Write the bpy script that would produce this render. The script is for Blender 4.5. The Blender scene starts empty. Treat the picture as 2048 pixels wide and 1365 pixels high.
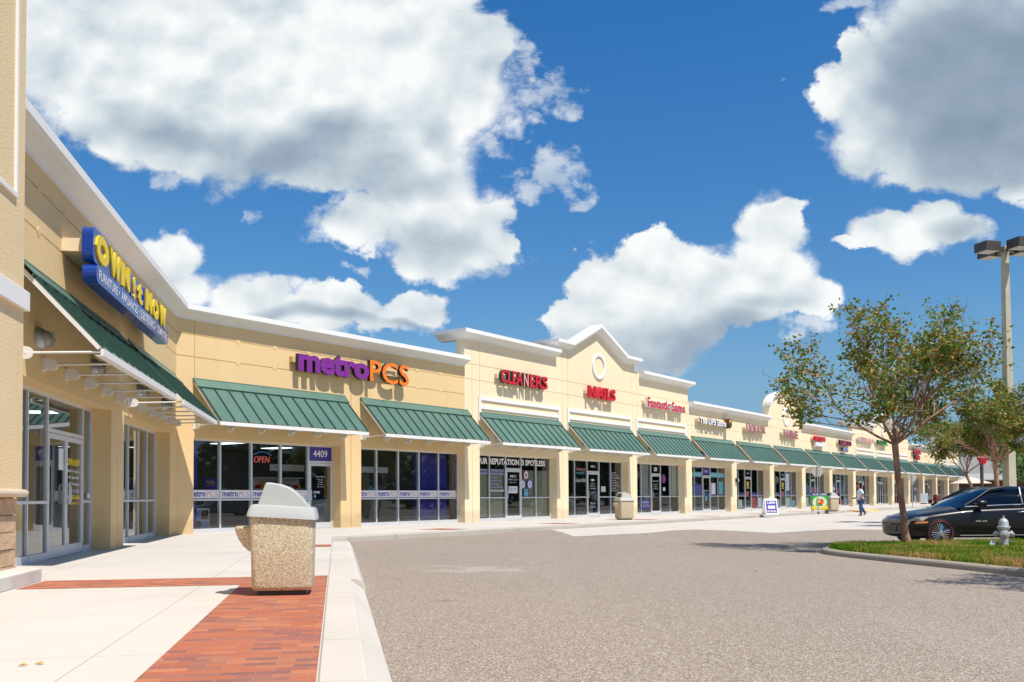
import bpy, bmesh, math, random
from mathutils import Vector, Matrix, noise
PI = math.pi
rad = math.radians
random.seed(7)
scene = bpy.context.scene
COL = scene.collection

# ------------------------------------------------------------ camera
F_PX, CY_PX, PITCH, ROLL, EYE = 1930.0, 936.0, 0.0294, 0.0051, 1.05
cam_data = bpy.data.cameras.new("camera")
cam = bpy.data.objects.new("camera", cam_data)
COL.objects.link(cam)
cam_data.sensor_width = 36.0
cam_data.lens = 36.0 * F_PX / 2048.0
cam_data.shift_y = (CY_PX - 682.5) / 2048.0
cam_data.clip_end = 6000.0
cam.matrix_world = Matrix.Translation((0, 0, EYE)) @ Matrix.Rotation(PI / 2 + PITCH, 4, 'X') @ Matrix.Rotation(-ROLL, 4, 'Z')
scene.camera = cam
scene.view_settings.view_transform = 'Standard'
scene.view_settings.look = 'None'
scene.view_settings.exposure = 0.38
scene.view_settings.gamma = 1.0

# ------------------------------------------------------------ sun (travels along LDIR)
LDIR = Vector((-0.405, 0.370, -1.0)).normalized()
sun_data = bpy.data.lights.new("sun", 'SUN')
sun_data.energy = 4.2
sun_data.angle = rad(0.53)
sun_data.color = (1.0, 0.955, 0.88)
sun = bpy.data.objects.new("sun", sun_data)
COL.objects.link(sun)
sun.rotation_euler = (-LDIR).to_track_quat('Z', 'Y').to_euler()
SUN_EL = math.asin(-LDIR.z)
SUN_AZ = math.atan2(-LDIR.x, -LDIR.y)

# ------------------------------------------------------------ world: Nishita sky with cumulus
def ray(px, py):
    U, V = px - 1024, py - CY_PX
    cr, sr = math.cos(ROLL), math.sin(ROLL)
    u = cr * U - sr * V; v = sr * U + cr * V
    d = (u / F_PX, 1.0, -v / F_PX)
    c, s = math.cos(PITCH), math.sin(PITCH)
    return (d[0], c * d[1] - s * d[2], s * d[1] + c * d[2])

def build_world():
    w = bpy.data.worlds.new("World"); scene.world = w; w.use_nodes = True
    nt = w.node_tree; N = nt.nodes; L = nt.links
    for n in list(N): N.remove(n)
    def sock(node, i, val):
        if isinstance(val, bpy.types.NodeSocket): L.new(val, node.inputs[i])
        elif val is not None: node.inputs[i].default_value = val
    def math_(op, a, b=None, c=None, clamp=False):
        n = N.new('ShaderNodeMath'); n.operation = op; n.use_clamp = clamp
        sock(n, 0, a)
        if b is not None: sock(n, 1, b)
        if c is not None: sock(n, 2, c)
        return n.outputs[0]
    def vm(op, a, b=None, scale=None, out=0):
        n = N.new('ShaderNodeVectorMath'); n.operation = op
        sock(n, 0, a)
        if b is not None: sock(n, 1, b)
        if scale is not None: sock(n, 3, scale)
        return n.outputs[out]
    def comb(x, y, z):
        n = N.new('ShaderNodeCombineXYZ'); sock(n, 0, x); sock(n, 1, y); sock(n, 2, z); return n.outputs[0]
    def nz(vec, sc, det, ro=0.5, color=False, dist=0.0, dims='2D'):
        n = N.new('ShaderNodeTexNoise'); n.noise_dimensions = dims
        sock(n, 'Vector', vec); n.inputs['Scale'].default_value = sc; n.inputs['Detail'].default_value = det
        n.inputs['Roughness'].default_value = ro; n.inputs['Distortion'].default_value = dist
        return n.outputs['Color' if color else 'Fac']
    def vor(vec, sc, det=1.0, ro=0.5):
        n = N.new('ShaderNodeTexVoronoi'); n.feature = 'SMOOTH_F1'; n.voronoi_dimensions = '2D'
        sock(n, 'Vector', vec); n.inputs['Scale'].default_value = sc
        n.inputs['Detail'].default_value = det; n.inputs['Roughness'].default_value = ro
        n.inputs['Smoothness'].default_value = 0.35
        return n.outputs['Distance']
    def sstep(x, lo, hi):
        n = N.new('ShaderNodeMapRange'); n.interpolation_type = 'SMOOTHSTEP'
        sock(n, 0, x); sock(n, 1, lo); sock(n, 2, hi)
        return n.outputs[0]
    def mixc(f, a, b):
        n = N.new('ShaderNodeMix'); n.data_type = 'RGBA'
        sock(n, 0, f); sock(n, 6, a); sock(n, 7, b); return n.outputs[2]
    tc = N.new('ShaderNodeTexCoord').outputs['Generated']
    sep = N.new('ShaderNodeSeparateXYZ'); L.new(tc, sep.inputs[0])
    X, Y, Z = sep.outputs
    ay = math_('MAXIMUM', math_('ABSOLUTE', Y), 0.12)
    P = comb(math_('DIVIDE', X, ay), math_('DIVIDE', Z, ay), Y)      # direction plane
    # keep the noise lookups continuous
    Pn = comb(math_('DIVIDE', X, ay), math_('MULTIPLY', math_('DIVIDE', Z, ay), 1.25), 0.0)
    warp = vm('SUBTRACT', nz(Pn, 5.0, 3, 0.5, True), (0.5, 0.5, 0.5))
    warp2 = vm('SUBTRACT', nz(Pn, 22.0, 4, 0.6, True), (0.5, 0.5, 0.5))
    Pw = vm('ADD', vm('ADD', P, vm('SCALE', warp, scale=0.05)), vm('SCALE', warp2, scale=0.03))
    def blobs(vec, lst, smooth=0.35):
        cur = None
        for (cx, cy, rx, ry, *wt) in lst:
            r0 = ray(cx, cy); bx, bz = r0[0] / r0[1], r0[2] / r0[1]
            ix, iz = F_PX / rx, F_PX / ry
            n = N.new('ShaderNodeVectorMath'); n.operation = 'MULTIPLY_ADD'
            sock(n, 0, vec); n.inputs[1].default_value = (ix, iz, 0.0); n.inputs[2].default_value = (-bx * ix, -bz * iz, 0.0)
            d = N.new('ShaderNodeVectorMath'); d.operation = 'DOT_PRODUCT'
            L.new(n.outputs[0], d.inputs[0]); L.new(n.outputs[0], d.inputs[1])
            wgt = wt[0] if wt else 1.0
            v = math_('MULTIPLY_ADD', d.outputs['Value'], -1.0, wgt)
            cur = v if cur is None else math_('SMOOTH_MAX', cur, v, smooth)
        return cur
    solid = [(180, 90, 230, 175), (450, 60, 330, 190), (760, 60, 230, 150), (905, 110, 125, 105), (900, 190, 150, 110), (300, 240, 190, 100),
             (520, 240, 280, 125), (780, 250, 210, 135), (850, 350, 130, 105), (880, 440, 130, 95), (720, 440, 95, 60), (870, 510, 100, 50),
             (960, 500, 60, 40), (650, 330, 110, 50), (960, 60, 70, 60),
             (345, 520, 62, 62), (350, 590, 110, 55), (510, 600, 90, 48), (660, 625, 85, 48), (825, 625, 78, 46), (740, 650, 80, 25), (590, 640, 160, 32),
             (1290, 490, 62, 52), (1330, 510, 60, 40), (1190, 570, 80, 70), (1260, 570, 120, 85), (1400, 560, 130, 75), (1560, 455, 78, 68), (1590, 420, 40, 35),
             (1545, 540, 105, 80), (1610, 600, 80, 50), (1170, 650, 95, 50), (1350, 620, 190, 60), (1300, 690, 130, 55), (1500, 600, 150, 60), (1120, 650, 50, 45), (1200, 700, 130, 40),
             (1830, 200, 200, 130), (1960, 60, 230, 160), (2010, 260, 180, 120), (1760, 230, 115, 105), (1880, 280, 190, 95), (1745, 290, 75, 55), (2030, 370, 45, 45), (1700, 110, 30, 50),
             (1870, 425, 55, 34), (1790, 455, 95, 38), (1900, 455, 95, 40), (1830, 490, 75, 30), (1735, 482, 60, 16)]
    wispy = [(1085, 190, 80, 70), (1120, 220, 45, 40), (1040, 110, 40, 55), (1000, 90, 50, 50), (1100, 350, 75, 45), (1060, 390, 40, 30), (1140, 400, 40, 25),
             (700, 400, 100, 60), (505, 430, 20, 22), (690, 540, 40, 14), (110, 250, 70, 60), (930, 530, 110, 40), (330, 345, 40, 25), (1010, 250, 60, 60), (1600, 660, 60, 30), (1700, 10, 60, 20)]
    puff = math_('SUBTRACT', 0.42, vor(Pn, 17.0, 1.0, 0.5))
    fine = math_('SUBTRACT', nz(Pn, 38.0, 9, 0.62), 0.5)
    big = math_('SUBTRACT', nz(Pn, 7.0, 4, 0.5), 0.5)
    Fs = math_('ADD', blobs(Pw, solid), 0.52)
    H = math_('ADD', math_('ADD', Fs, math_('MULTIPLY', puff, 0.9)), math_('ADD', math_('MULTIPLY', fine, 1.45), math_('MULTIPLY', big, 0.5)))
    soft = math_('ADD', 0.42, math_('MULTIPLY', sstep(nz(Pn, 5.0, 2, 0.5), 0.35, 0.7), 1.1))
    a1 = math_('MAXIMUM', sstep(H, 0.0, soft), sstep(Fs, 0.55, 1.05))
    Fw = math_('ADD', blobs(Pw, wispy), 0.25)
    Hw = math_('ADD', math_('MULTIPLY', Fw, 0.75), math_('ADD', math_('MULTIPLY', fine, 3.0), math_('MULTIPLY', big, 0.9)))
    a2 = math_('MULTIPLY', sstep(Hw, 0.15, 1.1), 0.62)
    # clouds in the directions the photograph does not show
    gen = math_('SUBTRACT', nz(comb(math_('MULTIPLY', X, 2.2), math_('MULTIPLY', Y, 2.2), math_('MULTIPLY', Z, 3.5)), 1.6, 5, 0.55, dims='3D'), 0.5)
    gen = math_('MULTIPLY', sstep(gen, 0.03, 0.16), sstep(Y, 0.50, 0.30))
    alpha = math_('MAXIMUM', math_('MAXIMUM', a1, a2), gen)
    alpha = math_('MULTIPLY', alpha, sstep(Z, 0.0, 0.05))
    # self shading: grey bases of the thick parts + relief of the billows
    dark = [(330, 280, 260, 60, .55), (560, 300, 250, 65, .55), (760, 340, 170, 80, .4), (870, 500, 140, 60, .35), (640, 430, 100, 50, .2), (250, 280, 180, 60, .45),
            (1340, 690, 210, 60, 0.6), (1200, 690, 150, 50, .4), (1500, 640, 130, 30, .25), (600, 660, 180, 18, .5), (820, 660, 70, 14, .5),
            (1900, 190, 200, 140, 1.25), (2020, 150, 220, 190, 1.25), (1990, 280, 190, 75, .9), (1930, 460, 80, 40, .6), (1790, 200, 90, 70, .5), (900, 240, 60, 50, .25)]
    D = blobs(vm('ADD', P, vm('SCALE', warp, scale=0.11)), dark, 0.5)
    up = (-0.006, 0.030, 0.0)
    Pu = vm('ADD', Pn, up)
    puff2 = math_('SUBTRACT', 0.42, vor(Pu, 17.0, 1.0, 0.5))
    big2 = math_('SUBTRACT', nz(Pu, 6.5, 5, 0.52), 0.5)
    big1 = math_('SUBTRACT', nz(Pn, 6.5, 5, 0.52), 0.5)
    rel = math_('ADD', math_('MULTIPLY', math_('SUBTRACT', puff, puff2), 0.16), math_('MULTIPLY', math_('SUBTRACT', big1, big2), 1.1))
    shade = math_('MULTIPLY', sstep(D, -0.85, 1.7), 0.72)
    rel = math_('MULTIPLY', rel, math_('SUBTRACT', 1.0, math_('MULTIPLY', shade, 0.85)))
    lit = math_('SUBTRACT', math_('ADD', 0.86, rel), shade, clamp=True)
    thick = sstep(H, 0.1, 1.0)
    ramp = N.new('ShaderNodeValToRGB'); cr = ramp.color_ramp
    cr.elements[0].position = 0.0; cr.elements[0].color = (0.155, 0.215, 0.295, 1)
    cr.elements[1].position = 1.0; cr.elements[1].color = (0.74, 0.755, 0.755, 1)
    e = cr.elements.new(0.40); e.color = (0.275, 0.345, 0.42, 1)
    e = cr.elements.new(0.72); e.color = (0.50, 0.56, 0.60, 1)
    L.new(lit, ramp.inputs[0])
    sky = N.new('ShaderNodeTexSky'); sky.sky_type = 'NISHITA'; sky.sun_disc = False
    sky.sun_elevation = SUN_EL; sky.sun_rotation = SUN_AZ
    sky.air_density = 1.25; sky.dust_density = 0.25; sky.ozone_density = 3.0
    grade = N.new('ShaderNodeHueSaturation'); grade.inputs['Saturation'].default_value = 1.38; grade.inputs['Value'].default_value = 0.085
    L.new(sky.outputs[0], grade.inputs['Color'])
    base = mixc(sstep(Z, -0.02, 0.20), (0.20, 0.34, 0.48, 1), mixc(1.0, grade.outputs[0], grade.outputs[0]))
    deep = N.new('ShaderNodeMix'); deep.data_type = 'RGBA'; deep.blend_type = 'MULTIPLY'; deep.inputs[0].default_value = 1.0
    L.new(base, deep.inputs[6])
    L.new(mixc(sstep(Z, 0.10, 0.42), (0.66, 0.80, 0.97, 1), (0.80, 0.93, 1.08, 1)), deep.inputs[7])
    colr = mixc(alpha, deep.outputs[2], ramp.outputs[0])
    w.cycles.sampling_method = 'NONE'
    bg = N.new('ShaderNodeBackground'); L.new(colr, bg.inputs[0]); bg.inputs[1].default_value = 1.0
    out = N.new('ShaderNodeOutputWorld'); L.new(bg.outputs[0], out.inputs[0])
build_world()

# ------------------------------------------------------------ frames of the two building wings
AR, AL = 0.6056, -0.18
CX, CYY = -9.5855, 27.5035
TH_R, TH_L = PI / 2 - AR, PI / 2 - AL
tR = Vector((math.sin(AR), math.cos(AR), 0)); nR = Vector((math.cos(AR), -math.sin(AR), 0))
tL = Vector((math.sin(AL), math.cos(AL), 0)); nL = Vector((math.cos(AL), -math.sin(AL), 0))
C0 = Vector((CX, CYY, 0))
def RW(s, off, z=0.0): return C0 + tR * s + nR * off + Vector((0, 0, z))
def LW(s, off, z=0.0): return C0 + tL * s + nL * off + Vector((0, 0, z))
L2R = Matrix.Rotation(TH_L - TH_R, 4, 'Z')          # left wing local -> right wing local
def offR(p): return (Vector((p[0], p[1], 0)) - C0).dot(nR)
def offL(p): return (Vector((p[0], p[1], 0)) - C0).dot(nL)
def lotz(x, y):
    d = min(offR((x, y)) - 5.3, offL((x, y)) - 4.7)
    return -0.15 - 0.0125 * min(max(d, 0.0), 14.0)

# ------------------------------------------------------------ materials
MATS = {}
class NT:
    def __init__(s, name):
        s.m = bpy.data.materials.new(name); s.m.use_nodes = True
        s.n = s.m.node_tree.nodes; s.l = s.m.node_tree.links
        s.b = s.n['Principled BSDF']
        tc = s.n.new('ShaderNodeTexCoord'); s.obj = tc.outputs['Object']; s.tc = tc
        MATS[name] = s.m
    def set(s, sockname, v):
        i = s.b.inputs[sockname]
        if isinstance(v, bpy.types.NodeSocket): s.l.new(v, i)
        else: i.default_value = v
    def ins(s, node, i, v):
        if isinstance(v, bpy.types.NodeSocket): s.l.new(v, node.inputs[i])
        else: node.inputs[i].default_value = v
    def noise(s, sc, det=3, ro=0.55, vec=None, color=False):
        n = s.n.new('ShaderNodeTexNoise'); s.l.new(vec or s.obj, n.inputs['Vector'])
        n.inputs['Scale'].default_value = sc; n.inputs['Detail'].default_value = det; n.inputs['Roughness'].default_value = ro
        return n.outputs['Color' if color else 'Fac']
    def vor(s, sc, vec=None, out='Color'):
        n = s.n.new('ShaderNodeTexVoronoi'); s.l.new(vec or s.obj, n.inputs['Vector']); n.inputs['Scale'].default_value = sc
        return n.outputs[out]
    def mapping(s, scale=(1, 1, 1), rotz=0.0, vec=None):
        n = s.n.new('ShaderNodeMapping'); s.l.new(vec or s.obj, n.inputs[0])
        n.inputs['Scale'].default_value = scale; n.inputs['Rotation'].default_value = (0, 0, rotz); n.inputs['Location'].default_value = (0.37, 0.81, 0)
        return n.outputs[0]
    def math(s, op, a, b=0.0, clamp=False):
        n = s.n.new('ShaderNodeMath'); n.operation = op; n.use_clamp = clamp
        s.ins(n, 0, a); s.ins(n, 1, b); return n.outputs[0]
    def ramp(s, fac, stops, const=False):
        n = s.n.new('ShaderNodeValToRGB'); s.l.new(fac, n.inputs[0]); cr = n.color_ramp
        if const: cr.interpolation = 'CONSTANT'
        while len(cr.elements) < len(stops): cr.elements.new(0.5)
        for e, (p, c) in zip(cr.elements, stops): e.position = p; e.color = (*c, 1)
        return n.outputs[0]
    def mix(s, f, a, b, mode='MIX'):
        n = s.n.new('ShaderNodeMix'); n.data_type = 'RGBA'; n.blend_type = mode
        s.ins(n, 0, f)
        for i, v in ((6, a), (7, b)):
            s.ins(n, i, v if isinstance(v, bpy.types.NodeSocket) else (*v, 1))
        return n.outputs[2]
    def bump(s, h, strength=0.3, dist=0.01):
        n = s.n.new('ShaderNodeBump'); s.l.new(h, n.inputs['Height'])
        n.inputs['Strength'].default_value = strength; n.inputs['Distance'].default_value = dist
        s.l.new(n.outputs[0], s.b.inputs['Normal'])

def vscale(c, k): return tuple(min(1.0, x * k) for x in c)
def simple(name, col, rough=0.5, metal=0.0, var=0.08, sc=6.0, bump=0.0, bsc=80.0, spec=0.5, coat=0.0):
    t = NT(name)
    c = t.ramp(t.noise(sc, 4), [(0.3, vscale(col, 1 - var)), (0.7, vscale(col, 1 + var))])
    t.set('Base Color', c); t.set('Roughness', rough); t.set('Metallic', metal)
    t.set('Specular IOR Level', spec); t.set('Coat Weight', coat)
    if bump: t.bump(t.noise(bsc, 3), bump, 0.01)
    return t.m
def emit(name, col, strength):
    t = NT(name); t.set('Base Color', (*col, 1)); t.set('Emission Color', (*col, 1)); t.set('Emission Strength', strength); return t.m

def stucco(name, col, rough_bump=0.25, sc=60):
    t = NT(name)
    big = t.noise(0.35, 4, 0.6)
    c = t.ramp(big, [(0.3, vscale(col, 0.95)), (0.7, vscale(col, 1.04))])
    streak = t.noise(1.0, 5, 0.6, t.mapping((2.2, 2.2, 0.18)))
    c = t.mix(t.ramp(streak, [(0.56, (0, 0, 0)), (0.80, (0.22, 0.22, 0.22))]), c, vscale(col, 0.72))
    c2 = t.mix(t.ramp(t.noise(sc, 2), [(0.4, (0, 0, 0)), (0.7, (0.10, 0.10, 0.10))]), c, vscale(col, 0.78))
    sx = t.n.new('ShaderNodeSeparateXYZ'); t.l.new(t.obj, sx.inputs[0])
    lowz = t.math('ADD', sx.outputs[2], t.math('MULTIPLY', t.noise(2.2, 5, 0.7), -0.7))      # splash dirt with a ragged top
    c2 = t.mix(t.ramp(lowz, [(0.0, (0.34, 0.34, 0.34)), (0.22, (0, 0, 0))]), c2, vscale(col, 0.45))
    t.set('Base Color', c2); t.set('Roughness', 0.85); t.set('Specular IOR Level', 0.2)
    t.bump(t.noise(sc, 4, 0.6), rough_bump, 0.01)
    return t.m
TAN = stucco('tan_painted_concrete', (0.775, 0.558, 0.288))
CREAM = stucco('cream_painted_concrete', (0.875, 0.715, 0.47))
TOWER = stucco('rough_tan_stucco', (0.80, 0.62, 0.36), 0.9, 28)
WHITE = stucco('white_foam_trim', (0.80, 0.79, 0.76), 0.1)
WHITE_PAINT = simple('white_painted_steel', (0.78, 0.77, 0.74), 0.4, var=0.04)
ALU = simple('brushed_aluminium', (0.66, 0.67, 0.68), 0.42, 0.30, var=0.05)
DARKG = simple('black_rubber_gasket', (0.02, 0.02, 0.02), 0.6)
BLACK = simple('black_painted_metal', (0.018, 0.017, 0.017), 0.4)
def green_metal():
    t = NT('green_standing_seam_metal')
    c = t.ramp(t.noise(0.7, 5, 0.6), [(0.3, (0.082, 0.160, 0.122)), (0.7, (0.106, 0.192, 0.150))])
    dust = t.noise(3.0, 5, 0.7, t.mapping((1.0, 0.25, 0.25)))
    c = t.mix(t.ramp(dust, [(0.5, (0, 0, 0)), (0.8, (0.16, 0.16, 0.16))]), c, (0.30, 0.36, 0.28))
    oi = t.n.new('ShaderNodeObjectInfo'); hs = t.n.new('ShaderNodeHueSaturation'); t.l.new(c, hs.inputs['Color']); t.l.new(t.math('ADD', t.math('MULTIPLY', oi.outputs['Random'], 0.16), 0.92), hs.inputs['Value']); c = hs.outputs[0]
    t.set('Base Color', c); t.set('Roughness', 0.42); t.set('Specular IOR Level', 0.5); t.set('Metallic', 0.0)
    t.bump(t.noise(2.5, 2), 0.12, 0.02)
    return t.m
GREEN = green_metal()
RIBM = simple('dark_green_seam', (0.020, 0.060, 0.045), 0.45)

def walk_mat(name, col, jx, jy, rot, stain=0.5):
    t = NT(name)
    c = t.ramp(t.noise(0.45, 6, 0.65), [(0.25, vscale(col, 0.88)), (0.5, col), (0.75, vscale(col, 1.06))])
    c = t.mix(t.ramp(t.noise(60, 3), [(0.4, (0, 0, 0)), (0.75, (0.18, 0.18, 0.18))]), c, vscale(col, 0.72))
    spots = t.noise(2.6, 7, 0.72)
    c = t.mix(t.ramp(spots, [(0.60, (0, 0, 0)), (0.74, (0.28 * stain, 0.28 * stain, 0.28 * stain))]), c, vscale(col, 0.55))
    gum = t.vor(3.1, out='Distance')
    c = t.mix(t.ramp(gum, [(0.0, (0.45, 0.45, 0.45)), (0.035, (0, 0, 0))]), c, vscale(col, 0.5))
    br = t.n.new('ShaderNodeTexBrick'); t.l.new(t.mapping((1, 1, 1), rot), br.inputs['Vector'])
    br.offset = 0.0; br.inputs['Scale'].default_value = 1.0; br.inputs['Mortar Size'].default_value = 0.006
    br.inputs['Brick Width'].default_value = jx; br.inputs['Row Height'].default_value = jy; br.inputs['Mortar Smooth'].default_value = 0.3
    c = t.mix(t.math('MULTIPLY', br.outputs['Fac'], 0.6), c, vscale(col, 0.38))
    t.set('Base Color', c); t.set('Roughness', 0.88); t.set('Specular IOR Level', 0.25)
    t.bump(t.noise(45, 5, 0.7), 0.25, 0.006)
    return t.m
WALK = walk_mat('pale_broomed_concrete', (0.56, 0.515, 0.455), 2.4, 2.4, -TH_L, 0.9)
KERB = walk_mat('kerb_concrete', (0.56, 0.51, 0.44), 3.0, 5000.0, -TH_L, 1.6)
KERB_R = walk_mat('weathered_kerb_concrete', (0.44, 0.40, 0.34), 3.0, 5000.0, -TH_R, 1.8)
APRON = walk_mat('concrete_drive_apron', (0.55, 0.50, 0.43), 4.5, 4.5, -TH_R)
OLD_KERB = walk_mat('grey_island_kerb_concrete', (0.36, 0.315, 0.255), 3400, 5000, 0, 2.0)

def brick_mat():
    t = NT('red_clay_pavers')
    mp = t.mapping((1, 1, 1), -TH_L + PI / 2)
    br = t.n.new('ShaderNodeTexBrick'); t.l.new(mp, br.inputs['Vector'])
    br.offset = 0.5; br.inputs['Scale'].default_value = 1.0; br.inputs['Brick Width'].default_value = 0.21 ; br.inputs['Row Height'].default_value = 0.105
    br.inputs['Mortar Size'].default_value = 0.0035; br.inputs['Mortar Smooth'].default_value = 0.3; br.inputs['Bias'].default_value = 0.05
    br.inputs['Color1'].default_value = (0.0, 0.0, 0.0, 1); br.inputs['Color2'].default_value = (1, 1, 1, 1); br.inputs['Mortar'].default_value = (0.5, 0.5, 0.5, 1)
    c = t.ramp(br.outputs['Color'], [(0.0, (0.46, 0.135, 0.062)), (0.35, (0.38, 0.105, 0.052)), (0.6, (0.52, 0.190, 0.080)), (0.85, (0.20, 0.090, 0.080)), (1.0, (0.31, 0.105, 0.075))])
    c = t.mix(t.ramp(t.noise(1.6, 6, 0.7), [(0.35, (0, 0, 0)), (0.8, (0.40, 0.40, 0.40))]), c, (0.44, 0.20, 0.13))
    c = t.mix(t.ramp(t.noise(70, 4), [(0.35, (0.0, 0, 0)), (0.8, (0.35, 0.35, 0.35))]), c, (0.28, 0.09, 0.06))
    c = t.mix(t.math('MULTIPLY', br.outputs['Fac'], 0.85), c, (0.36, 0.20, 0.14))
    t.set('Base Color', c); t.set('Roughness', 0.8); t.set('Specular IOR Level', 0.3)
    h = t.math('ADD', t.math('MULTIPLY', br.outputs['Fac'], -1.0), t.math('MULTIPLY', t.noise(60, 3), 0.3))
    t.bump(h, 0.5, 0.004)
    return t.m
BRICK = brick_mat()

def asphalt_mat():
    t = NT('weathered_asphalt')
    base = t.ramp(t.noise(0.16, 6, 0.62), [(0.3, (0.240, 0.190, 0.145)), (0.7, (0.318, 0.255, 0.198))])
    v = t.n.new('ShaderNodeSeparateColor'); t.l.new(t.vor(105), v.inputs[0])
    stone = t.ramp(v.outputs[0], [(0.0, (0.088, 0.069, 0.051)), (0.20, (0.190, 0.147, 0.106)), (0.55, (0.290, 0.232, 0.175)), (0.80, (0.405, 0.330, 0.255)), (0.94, (0.62, 0.56, 0.49)), (1.0, (0.70, 0.64, 0.56))])
    c = t.mix(0.78, base, stone)
    sc = t.noise(1.1, 7, 0.7)
    c = t.mix(t.ramp(sc, [(0.62, (0, 0, 0)), (0.75, (0.25, 0.25, 0.25))]), c, (0.13, 0.11, 0.10))
    wear = t.noise(0.5, 5, 0.6, t.mapping((1.0, 0.14, 1.0), 0.35))
    c = t.mix(t.ramp(wear, [(0.52, (0, 0, 0)), (0.72, (0.20, 0.20, 0.20))]), c, (0.44, 0.37, 0.31))
    oil = t.vor(0.55, out='Distance')
    oil = t.math('ADD', oil, t.math('MULTIPLY', t.noise(7, 4, 0.7), 0.16))
    c = t.mix(t.ramp(oil, [(0.10, (0.38, 0.38, 0.38)), (0.18, (0, 0, 0))]), c, (0.10, 0.085, 0.075))
    # the pale sandy scrape on the lot
    mp = t.n.new('ShaderNodeMapping'); t.l.new(t.obj, mp.inputs[0])
    mp.inputs['Location'].default_value = (0.62, -16.4, 0); 
    sub = t.n.new('ShaderNodeVectorMath'); sub.operation = 'MULTIPLY'; t.l.new(mp.outputs[0], sub.inputs[0]); sub.inputs[1].default_value = (0.75, 0.8, 0)
    ln = t.n.new('ShaderNodeVectorMath'); ln.operation = 'LENGTH'; t.l.new(sub.outputs[0], ln.inputs[0])
    pm = t.math('ADD', ln.outputs['Value'], t.math('MULTIPLY', t.math('SUBTRACT', t.noise(1.6, 6, 0.7), 0.5), 3.2))
    c = t.mix(t.ramp(pm, [(0.20, (0.38, 0.38, 0.38)), (0.70, (0, 0, 0))]), c, (0.50, 0.46, 0.40))
    t.set('Base Color', c); t.set('Roughness', 0.9); t.set('Specular IOR Level', 0.25)
    t.bump(t.vor(105, out='Distance'), 0.35, 0.012)
    return t.m
ASPHALT = asphalt_mat()
FARGROUND = simple('dry_far_ground', (0.16, 0.17, 0.09), 0.95, var=0.3, sc=0.05)

def aggregate_mat():
    t = NT('exposed_aggregate')
    v = t.n.new('ShaderNodeSeparateColor'); t.l.new(t.vor(120), v.inputs[0])
    c = t.ramp(v.outputs[0], [(0.0, (0.50, 0.38, 0.20)), (0.18, (0.66, 0.55, 0.34)), (0.40, (0.56, 0.33, 0.10)), (0.50, (0.78, 0.72, 0.57)), (0.72, (0.36, 0.31, 0.25)), (0.80, (0.70, 0.62, 0.44)), (0.95, (0.14, 0.13, 0.14))], True)
    e = t.n.new('ShaderNodeTexVoronoi'); e.feature = 'DISTANCE_TO_EDGE'; t.l.new(t.obj, e.inputs['Vector']); e.inputs['Scale'].default_value = 120
    c = t.mix(t.ramp(e.outputs['Distance'], [(0.0, (0.8, 0.8, 0.8)), (0.10, (0, 0, 0))]), c, (0.44, 0.35, 0.21))
    t.set('Base Color', c); t.set('Roughness', 0.7)
    t.bump(e.outputs['Distance'], 0.7, 0.01)
    return t.m
AGG = aggregate_mat()
PLASTIC = simple('grey_moulded_plastic', (0.47, 0.49, 0.47), 0.38, var=0.05, sc=3, coat=0.15)
PLASTIC2 = simple('beige_moulded_plastic', (0.55, 0.53, 0.47), 0.45, var=0.05, sc=3)
AGG2 = simple('tan_aggregate_panel', (0.50, 0.40, 0.27), 0.8, var=0.3, sc=45, bump=0.5)
def stone_mat():
    t = NT('split_face_stone')
    c = t.ramp(t.noise(3.0, 6, 0.7), [(0.3, (0.54, 0.36, 0.20)), (0.55, (0.68, 0.48, 0.30)), (0.75, (0.78, 0.60, 0.42))])
    t.set('Base Color', c); t.set('Roughness', 0.9)
    t.bump(t.noise(9, 7, 0.7), 1.0, 0.06)
    return t.m
STONE = stone_mat()
LEDGE = simple('smooth_cast_ledge', (0.66, 0.54, 0.38), 0.7, var=0.06)
def glass_mat(name, tint, base=0.10):
    m = bpy.data.materials.new(name); m.use_nodes = True; n = m.node_tree.nodes; l = m.node_tree.links
    n.clear(); MATS[name] = m
    tr = n.new('ShaderNodeBsdfTransparent'); tr.inputs[0].default_value = (*tint, 1)
    gl = n.new('ShaderNodeBsdfGlossy'); gl.inputs['Roughness'].default_value = 0.012; gl.inputs[0].default_value = (0.92, 0.97, 1, 1)
    fr = n.new('ShaderNodeFresnel'); fr.inputs[0].default_value = 1.5
    tc = n.new('ShaderNodeTexCoord'); nz = n.new('ShaderNodeTexNoise'); l.new(tc.outputs['Object'], nz.inputs[0]); nz.inputs['Scale'].default_value = 0.9
    bp = n.new('ShaderNodeBump'); bp.inputs['Strength'].default_value = 0.02; l.new(nz.outputs[0], bp.inputs['Height']); l.new(bp.outputs[0], gl.inputs['Normal'])
    ma = n.new('ShaderNodeMath'); ma.operation = 'MULTIPLY_ADD'; ma.inputs[1].default_value = 1.15; ma.inputs[2].default_value = base; ma.use_clamp = True
    l.new(fr.outputs[0], ma.inputs[0])
    mx = n.new('ShaderNodeMixShader'); l.new(ma.outputs[0], mx.inputs[0]); l.new(tr.outputs[0], mx.inputs[1]); l.new(gl.outputs[0], mx.inputs[2])
    o = n.new('ShaderNodeOutputMaterial'); l.new(mx.outputs[0], o.inputs[0])
    return m
GLASS = glass_mat('storefront_glass', (0.80, 0.84, 0.81), 0.055)
CARGLASS = glass_mat('tinted_car_glass', (0.04, 0.045, 0.05), 0.0)
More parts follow.
